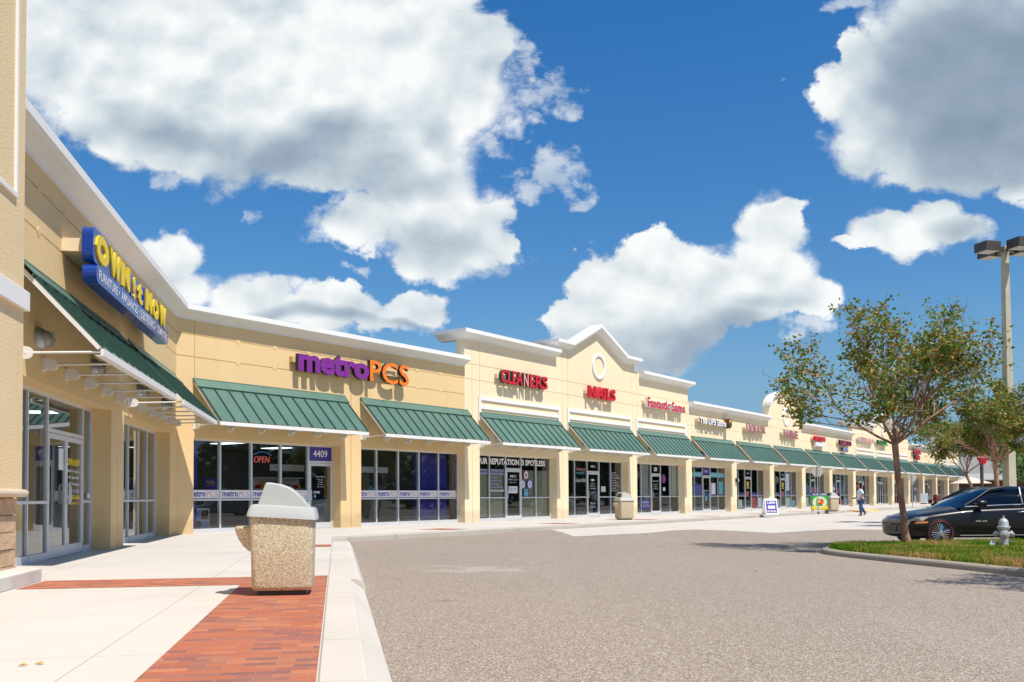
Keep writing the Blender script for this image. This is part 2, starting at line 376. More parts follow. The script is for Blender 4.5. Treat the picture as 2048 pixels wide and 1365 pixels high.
# flat coloured paints and vinyls
def flat(name, col, rough=0.5, **k): return simple(name, col, rough, var=0.03, **k)
PURPLE = flat('purple_vinyl', (0.20, 0.02, 0.25), 0.3)
ORANGE = flat('orange_vinyl', (0.90, 0.20, 0.01), 0.3)
RED = flat('red_acrylic', (0.58, 0.008, 0.022), 0.3)
PALERED = flat('sun_bleached_pink_acrylic', (0.75, 0.30, 0.28), 0.4)
DULLRED = flat('dull_pink_red_acrylic', (0.45, 0.13, 0.13), 0.4)
YELLOW = flat('yellow_acrylic', (0.86, 0.60, 0.0), 0.5)
BLUE = flat('royal_blue_enamel', (0.008, 0.048, 0.30), 0.25, coat=0.3)
NAVY = flat('navy_purple_vinyl', (0.055, 0.035, 0.30), 0.4)
WHITEV = flat('white_vinyl', (0.78, 0.78, 0.80), 0.4)
SALMON = flat('salmon_vinyl', (0.72, 0.36, 0.33), 0.4)
LAV = flat('lavender_vinyl', (0.36, 0.36, 0.72), 0.4)
CYANV = flat('cyan_vinyl', (0.10, 0.42, 0.55), 0.4)
GREENV = flat('green_acrylic', (0.02, 0.42, 0.04), 0.3)
BROWN = flat('brown_enamel', (0.10, 0.045, 0.02), 0.35)
BRONZE = simple('bronze_painted_metal', (0.075, 0.060, 0.050), 0.45, var=0.06)
KRAFT = flat('amber_print', (0.70, 0.35, 0.06), 0.5)
YELLOWP = simple('yellow_kerb_paint', (0.75, 0.42, 0.02), 0.6, var=0.12, sc=4)
PEACH = simple('peach_ramp_surface', (0.68, 0.46, 0.24), 0.8, var=0.1, sc=3)
GALV = simple('galvanised_steel', (0.42, 0.44, 0.46), 0.4, 0.6)
CONCPOLE = simple('spun_concrete', (0.50, 0.46, 0.34), 0.85, var=0.12, sc=1.5, bump=0.2)
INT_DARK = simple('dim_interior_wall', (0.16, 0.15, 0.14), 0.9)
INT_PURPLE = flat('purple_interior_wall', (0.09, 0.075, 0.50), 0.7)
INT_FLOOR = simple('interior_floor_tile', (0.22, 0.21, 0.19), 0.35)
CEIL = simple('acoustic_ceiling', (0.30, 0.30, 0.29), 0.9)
BLIND = simple('ivory_window_blind', (0.80, 0.78, 0.66), 0.7)
CURTAIN = simple('khaki_window_curtain', (0.62, 0.58, 0.42), 0.8)
TROFFER = emit('fluorescent_troffer', (0.85, 0.95, 1.0), 2.2)
NEONR = emit('red_neon_tube', (0.75, 0.13, 0.12), 0.45)
NEONB = emit('blue_neon_tube', (0.12, 0.30, 0.8), 0.4)
ROOFG = simple('grey_shingle_roof', (0.23, 0.22, 0.20), 0.9, var=0.15, sc=8)
DKBRICK = simple('dark_red_brick', (0.16, 0.055, 0.04), 0.85, var=0.2, sc=8)

def bark_mat(name, a, b):
    t = NT(name)
    c = t.ramp(t.noise(2.6, 6, 0.65, t.mapping((3, 3, 0.8))), [(0.35, a), (0.62, b), (0.8, vscale(b, 1.35))])
    t.set('Base Color', c); t.set('Roughness', 0.8); t.bump(t.noise(9, 5, 0.6, t.mapping((3, 3, 0.7))), 0.6, 0.03); return t.m
BARK = bark_mat('peeling_myrtle_bark', (0.20, 0.09, 0.05), (0.42, 0.24, 0.15))
BARKG = bark_mat('grey_twig_bark', (0.22, 0.15, 0.12), (0.46, 0.38, 0.33))
def leaf_mat(name, stops, transl=0.35):
    m = bpy.data.materials.new(name); m.use_nodes = True; n = m.node_tree.nodes; l = m.node_tree.links; n.clear(); MATS[name] = m
    g = n.new('ShaderNodeNewGeometry'); r = n.new('ShaderNodeValToRGB'); l.new(g.outputs['Random Per Island'], r.inputs[0])
    while len(r.color_ramp.elements) < len(stops): r.color_ramp.elements.new(0.5)
    for e, (p, c) in zip(r.color_ramp.elements, stops): e.position = p; e.color = (*c, 1)
    d = n.new('ShaderNodeBsdfPrincipled'); l.new(r.outputs[0], d.inputs['Base Color']); d.inputs['Roughness'].default_value = 0.5
    t = n.new('ShaderNodeBsdfTranslucent'); l.new(r.outputs[0], t.inputs[0])
    x = n.new('ShaderNodeMixShader'); x.inputs[0].default_value = transl; l.new(d.outputs[0], x.inputs[1]); l.new(t.outputs[0], x.inputs[2])
    o = n.new('ShaderNodeOutputMaterial'); l.new(x.outputs[0], o.inputs[0]); return m
LEAF = leaf_mat('myrtle_leaf', [(0.0, (0.07, 0.15, 0.018)), (0.38, (0.14, 0.24, 0.025)), (0.66, (0.25, 0.31, 0.04)), (0.80, (0.44, 0.29, 0.05)), (0.91, (0.42, 0.16, 0.05)), (1.0, (0.56, 0.33, 0.05))])
LEAFG = leaf_mat('broadleaf_green', [(0.0, (0.04, 0.10, 0.015)), (0.6, (0.085, 0.18, 0.025)), (1.0, (0.15, 0.24, 0.03))])
LEAFD = leaf_mat('dark_oak_leaf', [(0.0, (0.02, 0.045, 0.012)), (0.6, (0.04, 0.075, 0.018)), (1.0, (0.07, 0.10, 0.03))])
def grass_mat():
    m = bpy.data.materials.new('patchy_grass_blades'); m.use_nodes = True; n = m.node_tree.nodes; l = m.node_tree.links; n.clear(); MATS[m.name] = m
    tc = n.new('ShaderNodeTexCoord'); z = n.new('ShaderNodeTexNoise'); l.new(tc.outputs['Object'], z.inputs[0]); z.inputs['Scale'].default_value = 0.75; z.inputs['Detail'].default_value = 4
    g = n.new('ShaderNodeNewGeometry')
    a = n.new('ShaderNodeMath'); a.operation = 'MULTIPLY_ADD'; l.new(g.outputs['Random Per Island'], a.inputs[0]); a.inputs[1].default_value = 0.22; l.new(z.outputs[0], a.inputs[2])
    r = n.new('ShaderNodeValToRGB'); l.new(a.outputs[0], r.inputs[0])
    st = [(0.43, (0.07, 0.18, 0.012)), (0.60, (0.14, 0.26, 0.02)), (0.66, (0.33, 0.30, 0.06)), (0.73, (0.50, 0.32, 0.13))]
    while len(r.color_ramp.elements) < 4: r.color_ramp.elements.new(0.5)
    for e, (p, c) in zip(r.color_ramp.elements, st): e.position = p; e.color = (*c, 1)
    d = n.new('ShaderNodeBsdfDiffuse'); l.new(r.outputs[0], d.inputs[0]); t = n.new('ShaderNodeBsdfTranslucent'); l.new(r.outputs[0], t.inputs[0])
    x = n.new('ShaderNodeMixShader'); x.inputs[0].default_value = 0.3; l.new(d.outputs[0], x.inputs[1]); l.new(t.outputs[0], x.inputs[2])
    o = n.new('ShaderNodeOutputMaterial'); l.new(x.outputs[0], o.inputs[0]); return m
GRASS = grass_mat()
SOIL = simple('dry_thatch_soil', (0.26, 0.19, 0.10), 0.95, var=0.3, sc=5)
CARPAINT = simple('black_car_paint', (0.007, 0.006, 0.006), 0.32, var=0.0, coat=0.35, spec=0.3)
CHROME = simple('chrome', (0.75, 0.75, 0.76), 0.12, 1.0, var=0.0)
TYRE = simple('tyre_rubber', (0.018, 0.018, 0.018), 0.8)
REDP = flat('red_pinstripe', (0.45, 0.01, 0.02), 0.4)
LENS = simple('clear_lamp_lens', (0.42, 0.44, 0.40), 0.12, coat=1.0)
AMBER = simple('amber_lens', (0.85, 0.25, 0.01), 0.2, coat=0.8)
SILVERP = simple('silver_hydrant_paint', (0.52, 0.52, 0.51), 0.42, 0.35, var=0.12, sc=9, bump=0.25, bsc=25)
SKIN = simple('brown_skin', (0.30, 0.13, 0.07), 0.55)
SHIRT = simple('pale_blue_white_shirt', (0.60, 0.68, 0.76), 0.8, var=0.1, sc=8)
JEANS = simple('blue_denim', (0.03, 0.075, 0.19), 0.85, var=0.3, sc=10)
SHOE = simple('brown_leather', (0.22, 0.09, 0.05), 0.6)
BEARD = simple('dark_beard', (0.03, 0.02, 0.015), 0.8)
FROST = simple('frosted_lamp_glass', (0.34, 0.33, 0.30), 0.35)

# ------------------------------------------------------------ mesh helpers
class MB:
    def __init__(s, M=None): s.v = []; s.f = []; s.mi = []; s.cur = 0; s.M = M
    def add(s, vs, fs):
        b = len(s.v)
        for p in vs:
            p = Vector(p)
            if s.M is not None: p = s.M @ p
            s.v.append(p)
        for f in fs: s.f.append([b + i for i in f]); s.mi.append(s.cur)
        return s
    def box(s, x0, x1, y0, y1, z0, z1):
        return s.add([(x0, y0, z0), (x1, y0, z0), (x1, y1, z0), (x0, y1, z0), (x0, y0, z1), (x1, y0, z1), (x1, y1, z1), (x0, y1, z1)],
                     [(3, 2, 1, 0), (4, 5, 6, 7), (0, 1, 5, 4), (1, 2, 6, 5), (2, 3, 7, 6), (3, 0, 4, 7)])
    def prism(s, poly, y0, y1):                      # poly in (x, z), extruded along y
        n = len(poly)
        vs = [(x, y0, z) for x, z in poly] + [(x, y1, z) for x, z in poly]
        fs = [list(range(n)), list(range(2 * n - 1, n - 1, -1))] + [(i, i + n, (i + 1) % n + n, (i + 1) % n) for i in range(n)]
        return s.add(vs, fs)
    def slab(s, poly, z0, z1):                       # poly in (x, y), extruded along z
        n = len(poly)
        vs = [(x, y, z1) for x, y in poly] + [(x, y, z0) for x, y in poly]
        fs = [list(range(n)), list(range(2 * n - 1, n - 1, -1))] + [(i, (i + 1) % n, (i + 1) % n + n, i + n) for i in range(n)]
        return s.add(vs, fs)
    def quad(s, a, b, c, d): return s.add([a, b, c, d], [(0, 1, 2, 3)])
    def tube(s, pts, rads, n=8, cap=True):
        pts = [Vector(p) for p in pts]
        if not isinstance(rads, (list, tuple)): rads = [rads] * len(pts)
        vs = []; fs = []
        prev = None
        for i, p in enumerate(pts):
            d = (pts[min(i + 1, len(pts) - 1)] - pts[max(i - 1, 0)])
            d = d.normalized() if d.length > 1e-9 else Vector((0, 0, 1))
            if prev is None:
                a = d.cross(Vector((0, 0, 1)))
                if a.length < 0.05: a = d.cross(Vector((1, 0, 0)))
            else:
                a = prev - d * prev.dot(d)
                if a.length < 1e-4: a = d.orthogonal()
            a.normalize(); prev = a; b = d.cross(a)
            for k in range(n):
                t = 2 * PI * k / n
                vs.append(p + (a * math.cos(t) + b * math.sin(t)) * rads[i])
        for i in range(len(pts) - 1):
            for k in range(n):
                fs.append((i * n + k, i * n + (k + 1) % n, (i + 1) * n + (k + 1) % n, (i + 1) * n + k))
        if cap:
            fs.append(list(range(n - 1, -1, -1))); m = (len(pts) - 1) * n; fs.append(list(range(m, m + n)))
        return s.add(vs, fs)
    def lathe(s, prof, n=24, c=(0, 0, 0), axis='z', cap=True):
        vs = []; fs = []
        for r, h in prof:
            for k in range(n):
                t = 2 * PI * k / n; a, b = r * math.cos(t), r * math.sin(t)
                vs.append((c[0] + a, c[1] + b, c[2] + h) if axis == 'z' else ((c[0] + h, c[1] + a, c[2] + b) if axis == 'x' else (c[0] + a, c[1] + h, c[2] + b)))
        for i in range(len(prof) - 1):
            for k in range(n): fs.append((i * n + k, i * n + (k + 1) % n, (i + 1) * n + (k + 1) % n, (i + 1) * n + k))
        if cap: fs.append(list(range(n))); m = (len(prof) - 1) * n; fs.append(list(range(m, m + n)))
        return s.add(vs, fs)
    def sweep(s, frames, prof):                     # frames: (P, out, up); prof closed loop of (off, dz)
        n = len(prof); vs = []; fs = []
        for P, o, u in frames:
            P, o, u = Vector(P), Vector(o), Vector(u)
            for a, b in prof: vs.append(P + o * a + u * b)
        for i in range(len(frames) - 1):
            for k in range(n): fs.append((i * n + k, i * n + (k + 1) % n, (i + 1) * n + (k + 1) % n, (i + 1) * n + k))
        fs.append(list(range(n))); m = (len(frames) - 1) * n; fs.append(list(range(m, m + n)))
        return s.add(vs, fs)
    def build(s, name, mat, parent=None, smooth=False, bevel=0.0, seg=2, fix=True, sub=0):
        me = bpy.data.meshes.new(name)
        me.from_pydata([tuple(p) for p in s.v], [], s.f)
        mats = mat if isinstance(mat, (list, tuple)) else [mat]
        for m in mats: me.materials.append(m)
        if len(mats) > 1: me.polygons.foreach_set('material_index', s.mi)
        if fix:
            bm = bmesh.new(); bm.from_mesh(me); bmesh.ops.recalc_face_normals(bm, faces=bm.faces); bm.to_mesh(me); bm.free()
        if smooth:
            me.polygons.foreach_set('use_smooth', [True] * len(me.polygons))
        o = bpy.data.objects.new(name, me); COL.objects.link(o)
        if parent: o.parent = parent
        if bevel:
            b = o.modifiers.new('bevel', 'BEVEL'); b.width = bevel; b.segments = seg; b.limit_method = 'ANGLE'; b.angle_limit = rad(35)
        if sub:
            q = o.modifiers.new('sub', 'SUBSURF'); q.levels = sub; q.render_levels = sub
        if smooth:
            try: me.set_sharp_from_angle(angle=rad(42))
            except Exception: pass
        return o

def tag(o, label=None, cat=None, group=None, kind=None):
    if label: o['label'] = label
    if cat: o['category'] = cat
    if group: o['group'] = group
    if kind: o['kind'] = kind
    return o
def thing(name, label, cat, loc=(0, 0, 0), rz=0.0, group=None, scale=1.0):
    o = bpy.data.objects.new(name, None); COL.objects.link(o)
    o.location = loc; o.rotation_euler = (0, 0, rz); o.scale = (scale,) * 3
    o.empty_display_size = 0.3
    return tag(o, label, cat, group)
def structure(o, label):
    o['kind'] = 'structure'; o['label'] = label; return o
def copy_tree(o, parent=None):
    c = o.copy(); COL.objects.link(c); c.parent = parent
    for ch in list(KIDS.get(o.name, [])) or [x for x in o.children]: copy_tree(ch, c)
    return c
KIDS = {}
def dup(root, loc, rz, label, scale=None):
    c = copy_tree(root); c.location = loc; c.rotation_euler = (0, 0, rz); c['label'] = label
    if scale: c.scale = (scale,) * 3
    return c

# text: returns mesh verts/faces from the built-in font
_tc = {}
def glyphs(txt, ext, bold, shear=0.0, space=1.0):
    k = (txt, ext > 0, bold, shear, space)
    if k in _tc: return _tc[k]
    cu = bpy.data.curves.new('tmp', 'FONT'); cu.body = txt; cu.size = 1.0; cu.extrude = 0.5 if ext > 0 else 0.0
    cu.offset = bold; cu.resolution_u = 3; cu.shear = shear; cu.space_character = space; cu.align_x = 'LEFT'
    ob = bpy.data.objects.new('tmp', cu); COL.objects.link(ob)
    dg = bpy.context.evaluated_depsgraph_get(); dg.update()
    me = bpy.data.meshes.new_from_object(ob.evaluated_get(dg))
    vs = [tuple(v.co) for v in me.vertices]; fs = [tuple(p.vertices) for p in me.polygons]; ns = [p.normal.z for p in me.polygons]
    bpy.data.objects.remove(ob); bpy.data.curves.remove(cu); bpy.data.meshes.remove(me)
    _tc[k] = (vs, fs, ns); return _tc[k]
def put_text(mb, txt, x0, x1, z0, z1, y, depth=0.0, bold=0.0, shear=0.0, space=1.0, face=0, side=1):
    """lettering fitted in the box x0..x1, z0..z1 on the plane y (front), going back by depth"""
    vs, fs, ns = glyphs(txt, depth, bold, shear, space)
    if not vs: return
    ax = min(v[0] for v in vs); bx = max(v[0] for v in vs); az = min(v[1] for v in vs); bz = max(v[1] for v in vs)
    sx = (x1 - x0) / (bx - ax); sz = (z1 - z0) / (bz - az)
    out = [(x0 + (v[0] - ax) * sx, y + (0.5 - v[2]) * depth if depth else y, z0 + (v[1] - az) * sz) for v in vs]
    b = len(mb.v)
    for p in out:
        p = Vector(p); mb.v.append(mb.M @ p if mb.M is not None else p)
    for f, nz_ in zip(fs, ns):
        mb.f.append([b + i for i in f]); mb.mi.append(face if (not depth or nz_ > 0.5) else side)

# ============================================================ SETTING
# ground far
g = MB(); g.slab([(-1800, -1800), (1800, -1800), (1800, 1800), (-1800, 1800)], -0.9, -0.60)
structure(g.build('ground', FARGROUND), 'flat dry ground reaching to the horizon')
# asphalt lot: grid following the drainage fall
g = MB(); xs = [-14 + 2.0 * i for i in range(72)]; ys = [-30 + 2.0 * i for i in range(95)]
vid = {}
for j, y in enumerate(ys):
    for i, x in enumerate(xs): vid[i, j] = len(g.v); g.v.append(Vector((x, y, lotz(x, y))))
for j in range(len(ys) - 1):
    for i in range(len(xs) - 1):
        cx, cy = xs[i] + 1, ys[j] + 1
        if offR((cx, cy)) > 3.3 and offL((cx, cy)) > 2.6:
            g.f.append([vid[i, j], vid[i + 1, j], vid[i + 1, j + 1], vid[i, j + 1]]); g.mi.append(0)
g.build('parking_lot', ASPHALT, fix=False)
structure(bpy.data.objects['parking_lot'], 'pale worn asphalt of the parking lot')
# concrete apron in front of the right wing kerb
def gp(px, py, z):
    d = ray(px, py); k = (z - EYE) / d[2]; return Vector((d[0] * k, d[1] * k, z))
def zR(p, lift): return -0.15 - 0.0125 * max(0, offR(p) - 5.3) + lift
edge = []
for px, py in [(1102, 1060.5), (1125, 1066), (1149, 1074), (1210, 1071), (1295, 1067), (1345, 1062), (1395, 1060), (1470, 1063), (1547, 1067), (1610, 1063), (1676, 1060), (1730, 1060), (1790, 1061)]:
    z = -0.20
    for _ in range(4): p = gp(px, py, z); z = zR(p, 0)
    edge.append((p.x, p.y))
edge += [(24, 31.5), (60, 52), (120, 110)]
kerbline = [tuple(RW(s, 5.30).xy) for s in (125, 60, 30, 12.5)]
poly = edge + kerbline
g = MB(); g.add([(x, y, zR((x, y), 0.006)) for x, y in poly], [tuple(range(len(poly)))])
bm_ap = g.build('concrete_apron', APRON, fix=False)
structure(bm_ap, 'pale concrete drive strip beside the long kerb')
# walkway slab
K_in = C0 + nL * 1.905 + nR * 3.953      # outer kerb corner
def corner(a, b):                           # point at offL=a and offR=b
    d = nL.dot(nR); A = (a - d * b) / (1 - d * d); B = (b - d * a) / (1 - d * d)
    return C0 + nL * A + nR * B
WOFF_L, WOFF_R = 4.40, 4.99
ci = corner(WOFF_L, WOFF_R)
wpoly = [LW(-45, -0.9).xy, LW(-45, WOFF_L).xy, ci.xy, RW(121, WOFF_R).xy, RW(121, -0.9).xy, corner(-0.9, -0.9).xy]
g = MB(); g.slab([tuple(p) for p in wpoly], -0.5, 0.0)
structure(g.build('sidewalk', WALK), 'pale concrete sidewalk along both storefront wings')
# kerbs
prof = [(0.0, -0.014), (0.012, 0.0), (0.265, 0.0), (0.285, -0.005), (0.30, -0.02), (0.46, -0.145), (0.48, -0.55), (0.0, -0.55)]
profR = [(0.0, -0.014), (0.012, 0.0), (0.245, 0.0), (0.275, -0.008), (0.29, -0.03), (0.33, -0.55), (0.0, -0.55)]
def kerb_frames(pts):
    fr = []
    for i, (p, o) in enumerate(pts): fr.append((p, o, (0, 0, 1)))
    return fr
mit = (nL + nR) / (1 + nL.dot(nR))
# left kerb up to the joint, in separate slab lengths
g = MB()
ss = [-45, -38, -32, -28.5, -25, -21.5, -18.0]
for a, b in zip(ss[:-1], ss[1:]):
    g.sweep([(LW(a + 0.006, WOFF_L), nL, (0, 0, 1)), (LW(b - 0.006, WOFF_L), nL, (0, 0, 1))], prof)
sj = -16.2
g.sweep([(LW(-17.99, WOFF_L), nL, (0, 0, 1)), (LW(sj, WOFF_L), nL, (0, 0, 1))], prof)
prof2 = [(0.0, -0.014), (0.012, 0.0), (0.36, -0.004), (0.42, -0.03), (0.485, -0.15), (0.49, -0.55), (0.0, -0.55)]
o1 = (ci - C0).dot(tL)
ka = [sj + 0.012, -12.6, -9.0, -5.4]
for a, b in zip(ka[:-1], ka[1:]):
    g.sweep([(LW(a, WOFF_L), nL, (0, 0, 1)), (LW(b - 0.012, WOFF_L), nL, (0, 0, 1))], prof2)
sa = (ci - C0).dot(tR)
structure(g.build('kerb', KERB), 'pale concrete kerb beside the brick strip')
g = MB()
g.sweep([(LW(-5.4, WOFF_L), nL * 1.45, (0, 0, 1)), (ci, mit, (0, 0, 1)), (RW(sa + 2.2, WOFF_R), nR, (0, 0, 1))], profR)
k0 = sa + 2.21
RAMPS = [(48.9, 55.2), (83.5, 90.5)]
segs = []
s = k0
while s < 120:
    e_ = s + 3.05
    segs.append((s, e_)); s = e_
for a, b in segs:
    if any(a < r1 + 1.5 and b > r0 - 1.5 for r0, r1 in RAMPS): continue
    g.sweep([(RW(a + 0.006, WOFF_R), nR, (0, 0, 1)), (RW(b - 0.006, WOFF_R), nR, (0, 0, 1))], profR)
for r0, r1 in RAMPS:
    lo = max(b for a, b in segs if not any(a < q1 + 1.5 and b > q0 - 1.5 for q0, q1 in RAMPS) and b <= r0 + 0.1)
    hi = min(a for a, b in segs if not any(a < q1 + 1.5 and b > q0 - 1.5 for q0, q1 in RAMPS) and a >= r1 - 0.1)
    g.sweep([(RW(lo, WOFF_R), nR, (0, 0, 1)), (RW(r0, WOFF_R), nR, (0, 0, 1))], profR)
    g.sweep([(RW(r1, WOFF_R), nR, (0, 0, 1)), (RW(hi, WOFF_R), nR, (0, 0, 1))], profR)
    g2 = MB()   # yellow flares and peach ramp
structure(g.build('long_kerb', KERB_R), 'grey weathered kerb along the right wing sidewalk')
for i, (r0, r1) in enumerate(RAMPS):
    g = MB()
    A, B = RW(r0, WOFF_R + 0.02), RW(r1, WOFF_R + 0.02)
    A2, B2 = RW(r0 + 1.6, 6.1), RW(r1 - 1.6, 6.1)
    zt = lambda p, l: Vector((p.x, p.y, l))
    zb = zR(A2, 0.008)
    g.add([zt(A, 0.004), zt(B, 0.004), zt(B2, zb), zt(A2, zb), zt(A, -.4), zt(B, -.4), zt(B2, -.4), zt(A2, -.4)], [(0, 3, 2, 1), (0, 1, 5, 4), (1, 2, 6, 5), (2, 3, 7, 6), (3, 0, 4, 7), (4, 5, 6, 7)])
    g.cur = 1
    for S, E2 in ((RW(r0 + 0.3, WOFF_R + 0.03), RW(r0 + 1.6, 6.12)), (RW(r1 - 0.3, WOFF_R + 0.03), RW(r1 - 1.6, 6.12))):
        d = (E2 - S).normalized(); w = Vector((-d.y, d.x, 0)) * 0.16
        g.add([zt(S - w, 0.012), zt(S + w, 0.012), zt(E2 + w, zb + 0.012), zt(E2 - w, zb + 0.012)], [(0, 1, 2, 3)])
    structure(g.build('kerb_ramp', [PEACH, YELLOWP], fix=False), ['peach kerb ramp with yellow edges by the sandwich board', 'far kerb ramp with yellow edges behind the myrtle trunk'][i])
# brick paver strips (4 mm above the slab)
g = MB()
def patchL(s0, s1, o0, o1, z=0.004):
    g.add([LW(s0, o0, z), LW(s0, o1, z), LW(s1, o1, z), LW(s1, o0, z)], [(0, 1, 2, 3)])
def patchR(s0, s1, o0, o1, z=0.004):
    g.add([RW(s0, o0, z), RW(s0, o1, z), RW(s1, o1, z), RW(s1, o0, z)], [(0, 1, 2, 3)])
patchL(-44, -16.75, 3.37, WOFF_L - 0.008)
patchL(-16.75, -15.60, 0.86, WOFF_L - 0.008)
patchL(-8.0, -7.0, 3.4, WOFF_L - 0.008)
for k in range(17): patchR(6.5 + 6.95 * k, 7.6 + 6.95 * k, 3.5, 4.7)
structure(g.build('brick_paving', BRICK, fix=False), 'red brick paver strip set in the sidewalk')

# traffic island
isl = [(11.1, -0.5), (9.9, 6), (8.85, 11.8), (8.2, 15.45), (7.85, 17.2), (7.45, 18.8), (7.12, 20.2), (6.98, 21.1), (7.0, 21.9), (7.25, 22.6), (7.8, 23.25), (8.6, 23.7), (9.8, 24.0), (13.3, 24.8), (20, 26.3), (34, 29.5)]
pts = []
def crm(a, b, c, d, t):
    return 0.5 * ((2 * b) + (-a + c) * t + (2 * a - 5 * b + 4 * c - d) * t * t + (-a + 3 * b - 3 * c + d) * t ** 3)
V = [Vector((*p, 0)) for p in isl]
for i in range(1, len(V) - 2):
    for k in range(5): pts.append(crm(V[i - 1], V[i], V[i + 1], V[i + 2], k / 5))
pts.append(V[-2])
fr = []
for i, p in enumerate(pts):
    d = (pts[min(i + 1, len(pts) - 1)] - pts[max(i - 1, 0)]).normalized()
    fr.append((p, Vector((-d.y, d.x, 0)), Vector((0, 0, 1))))        # left of travel = outside
IZ = -0.165
kp = [(0.0, IZ - 0.3), (0.0, IZ - 0.06), (-0.02, IZ - 0.02), (-0.06, IZ), (-0.17, IZ), (-0.19, IZ - 0.02), (-0.19, IZ - 0.3)]
g = MB()
def frame_at(f): return (f[0], f[1], f[2])
# split in cast lengths with a thin joint
cuts = [0, 14, 27, 33, 46, len(fr) - 1]
for a, b in zip(cuts[:-1], cuts[1:]):
    seg = fr[a:b + 1]
    f0 = seg[0]; f1 = seg[-1]
    d0 = (seg[1][0] - seg[0][0]).normalized() * 0.012
    seg = [(f0[0] + d0, f0[1], f0[2])] + seg[1:]
    g.sweep([(p, -o * -1 if True else o, u) for p, o, u in seg], kp)
structure(g.build('island_kerb', OLD_KERB, smooth=True), 'grey rounded kerb around the grassy island')
inner = [tuple((p - o * 0.185).xy) for p, o, u in fr]
ipoly = inner + [(34, -2), (12, -2)]
g = MB(); g.slab(ipoly, -0.6, IZ - 0.005)
structure(g.build('island_soil', SOIL), 'dry soil of the traffic island')
def inpoly(x, y, poly):
    c = False; n = len(poly); j = n - 1
    for i in range(n):
        xi, yi = poly[i]; xj, yj = poly[j]
        if (yi > y) != (yj > y) and x < (xj - xi) * (y - yi) / (yj - yi) + xi: c = not c
        j = i
    return c
rg = random.Random(3)
g = MB(); cnt = 0
while cnt < 42000:
    y = rg.uniform(14, 25.6); x = rg.uniform(7.0, 14.5)
    if x > y * 0.57 or not inpoly(x, y, ipoly): continue
    cnt += 1
    dry = noise.noise(Vector((x * 0.75, y * 0.75, 0)))
    edge_near = 1.15 if offL((x, y)) < 16.9 else 1.0
    h = rg.uniform(0.045, 0.125) * edge_near; w = rg.uniform(0.006, 0.011); a = rg.uniform(0, 2 * PI)
    lx, ly = rg.gauss(0, 0.04), rg.gauss(0, 0.04)
    ca, sa_ = math.cos(a) * w, math.sin(a) * w
    b = len(g.v)
    g.v += [Vector((x - ca, y - sa_, IZ - 0.01)), Vector((x + ca, y + sa_, IZ - 0.01)), Vector((x + lx * .5 + ca * .7, y + ly * .5 + sa_ * .7, IZ + h * .6)), Vector((x + lx * .5 - ca * .7, y + ly * .5 - sa_ * .7, IZ + h * .6)), Vector((x + lx * 1.3, y + ly * 1.3, IZ + h))]
    g.f += [[b, b + 1, b + 2, b + 3], [b + 3, b + 2, b + 4]]; g.mi += [0, 0]
tag(g.build('grass', GRASS, fix=False), 'patchy green and straw coloured grass on the island', 'grass', kind='stuff')

# ============================================================ SHOPPING PLAZA (right wing frame: x = along, y = into the building)
plaza = thing('shopping_plaza', 'long one storey tan and cream strip mall with white cornice and arched and gabled parapets', 'building', C0, TH_R)
RECESS, HEAD = 0.40, 2.80
BAY0, BAYW = 7.07, 6.95
cols = [(-0.02, 0.60)] + [(BAY0 - 0.5 + BAYW * k, BAY0 + 0.5 + BAYW * k) for k in range(17)]
cols[-1] = (116.6, 118.2)
secs = [(0.0, 13.52, 6.55, 'tan'), (13.52, 20.5, 7.72, 'cream'), (20.5, 28.2, 8.22, 'cream'), (28.2, 34.9, 7.62, 'cream'), (34.9, 48.3, 6.50, 'cream'),
        (48.3, 55.2, 7.25, 'cream'), (55.2, 69.2, 6.46, 'cream'), (69.2, 76.2, 7.55, 'cream'), (76.2, 83.4, 8.1, 'cream'), (83.4, 90.2, 7.5, 'cream'),
        (90.2, 103.9, 6.4, 'cream'), (103.9, 118.2, 7.75, 'cream')]
def panels(mb, x0, x1, z0, z1, cx, cz, y=0.0, depth=0.42, gw=0.011):
    xs = [x0] + sorted(c for c in cx if x0 + 0.05 < c < x1 - 0.05) + [x1]
    zs = [z0] + sorted(c for c in cz if z0 + 0.05 < c < z1 - 0.05) + [z1]
    for i in range(len(xs) - 1):
        for j in range(len(zs) - 1):
            a = xs[i] + (gw if i > 0 else 0); b = xs[i + 1] - (gw if i < len(xs) - 2 else 0)
            c = zs[j] + (gw if j > 0 else 0); d = zs[j + 1] - (gw if j < len(zs) - 2 else 0)
            mb.box(a, b, y, y + 0.022, c, d)
    mb.box(x0, x1, y + 0.022, y + depth, z0, z1)
def diamond(mb, x, z, y=0.0, r=0.085):
    mb.prism([(x - r, z), (x, z - r), (x + r, z), (x, z + r)], y - 0.010, y + 0.01)
tanw, crw = MB(), MB()
for i, (a, b) in enumerate(cols):
    mb = tanw if a < 13.4 and b < 13.5 else crw
    if abs(a - 13.52) < 0.3: mb = crw
    cc = (a + b) / 2
    mb2 = mb
    xs_ = [a, cc, b]
    for u in range(2):
        p, q = xs_[u] + (0.011 if u else 0), xs_[u + 1] - (0.011 if not u else 0)
        if i == 0: p, q = (a, b) if u == 0 else (None, None)
        if p is None: continue
        mb.box(p, q, 0.0, 0.022, 0.0, HEAD)
    mb.box(a, b, 0.022, RECESS + 0.25, 0.0, HEAD)
vcut = []
for k in range(17): vcut += [BAY0 + BAYW * k, BAY0 + 0.5 + BAYW * k]
for (a, b, h, c) in secs:
    mb = tanw if c == 'tan' else crw
    hc = (5.15, 5.80) if h < 6.6 else (5.80, 6.42)
    panels(mb, a, b, HEAD, h - 0.05, [v for v in vcut] + ([0.62] if a == 0 else []), hc)
for x in (2.2, 3.65, 5.1, 9.2, 10.6, 12.0):
    for z in (5.15, 5.80): diamond(tanw, x, z)
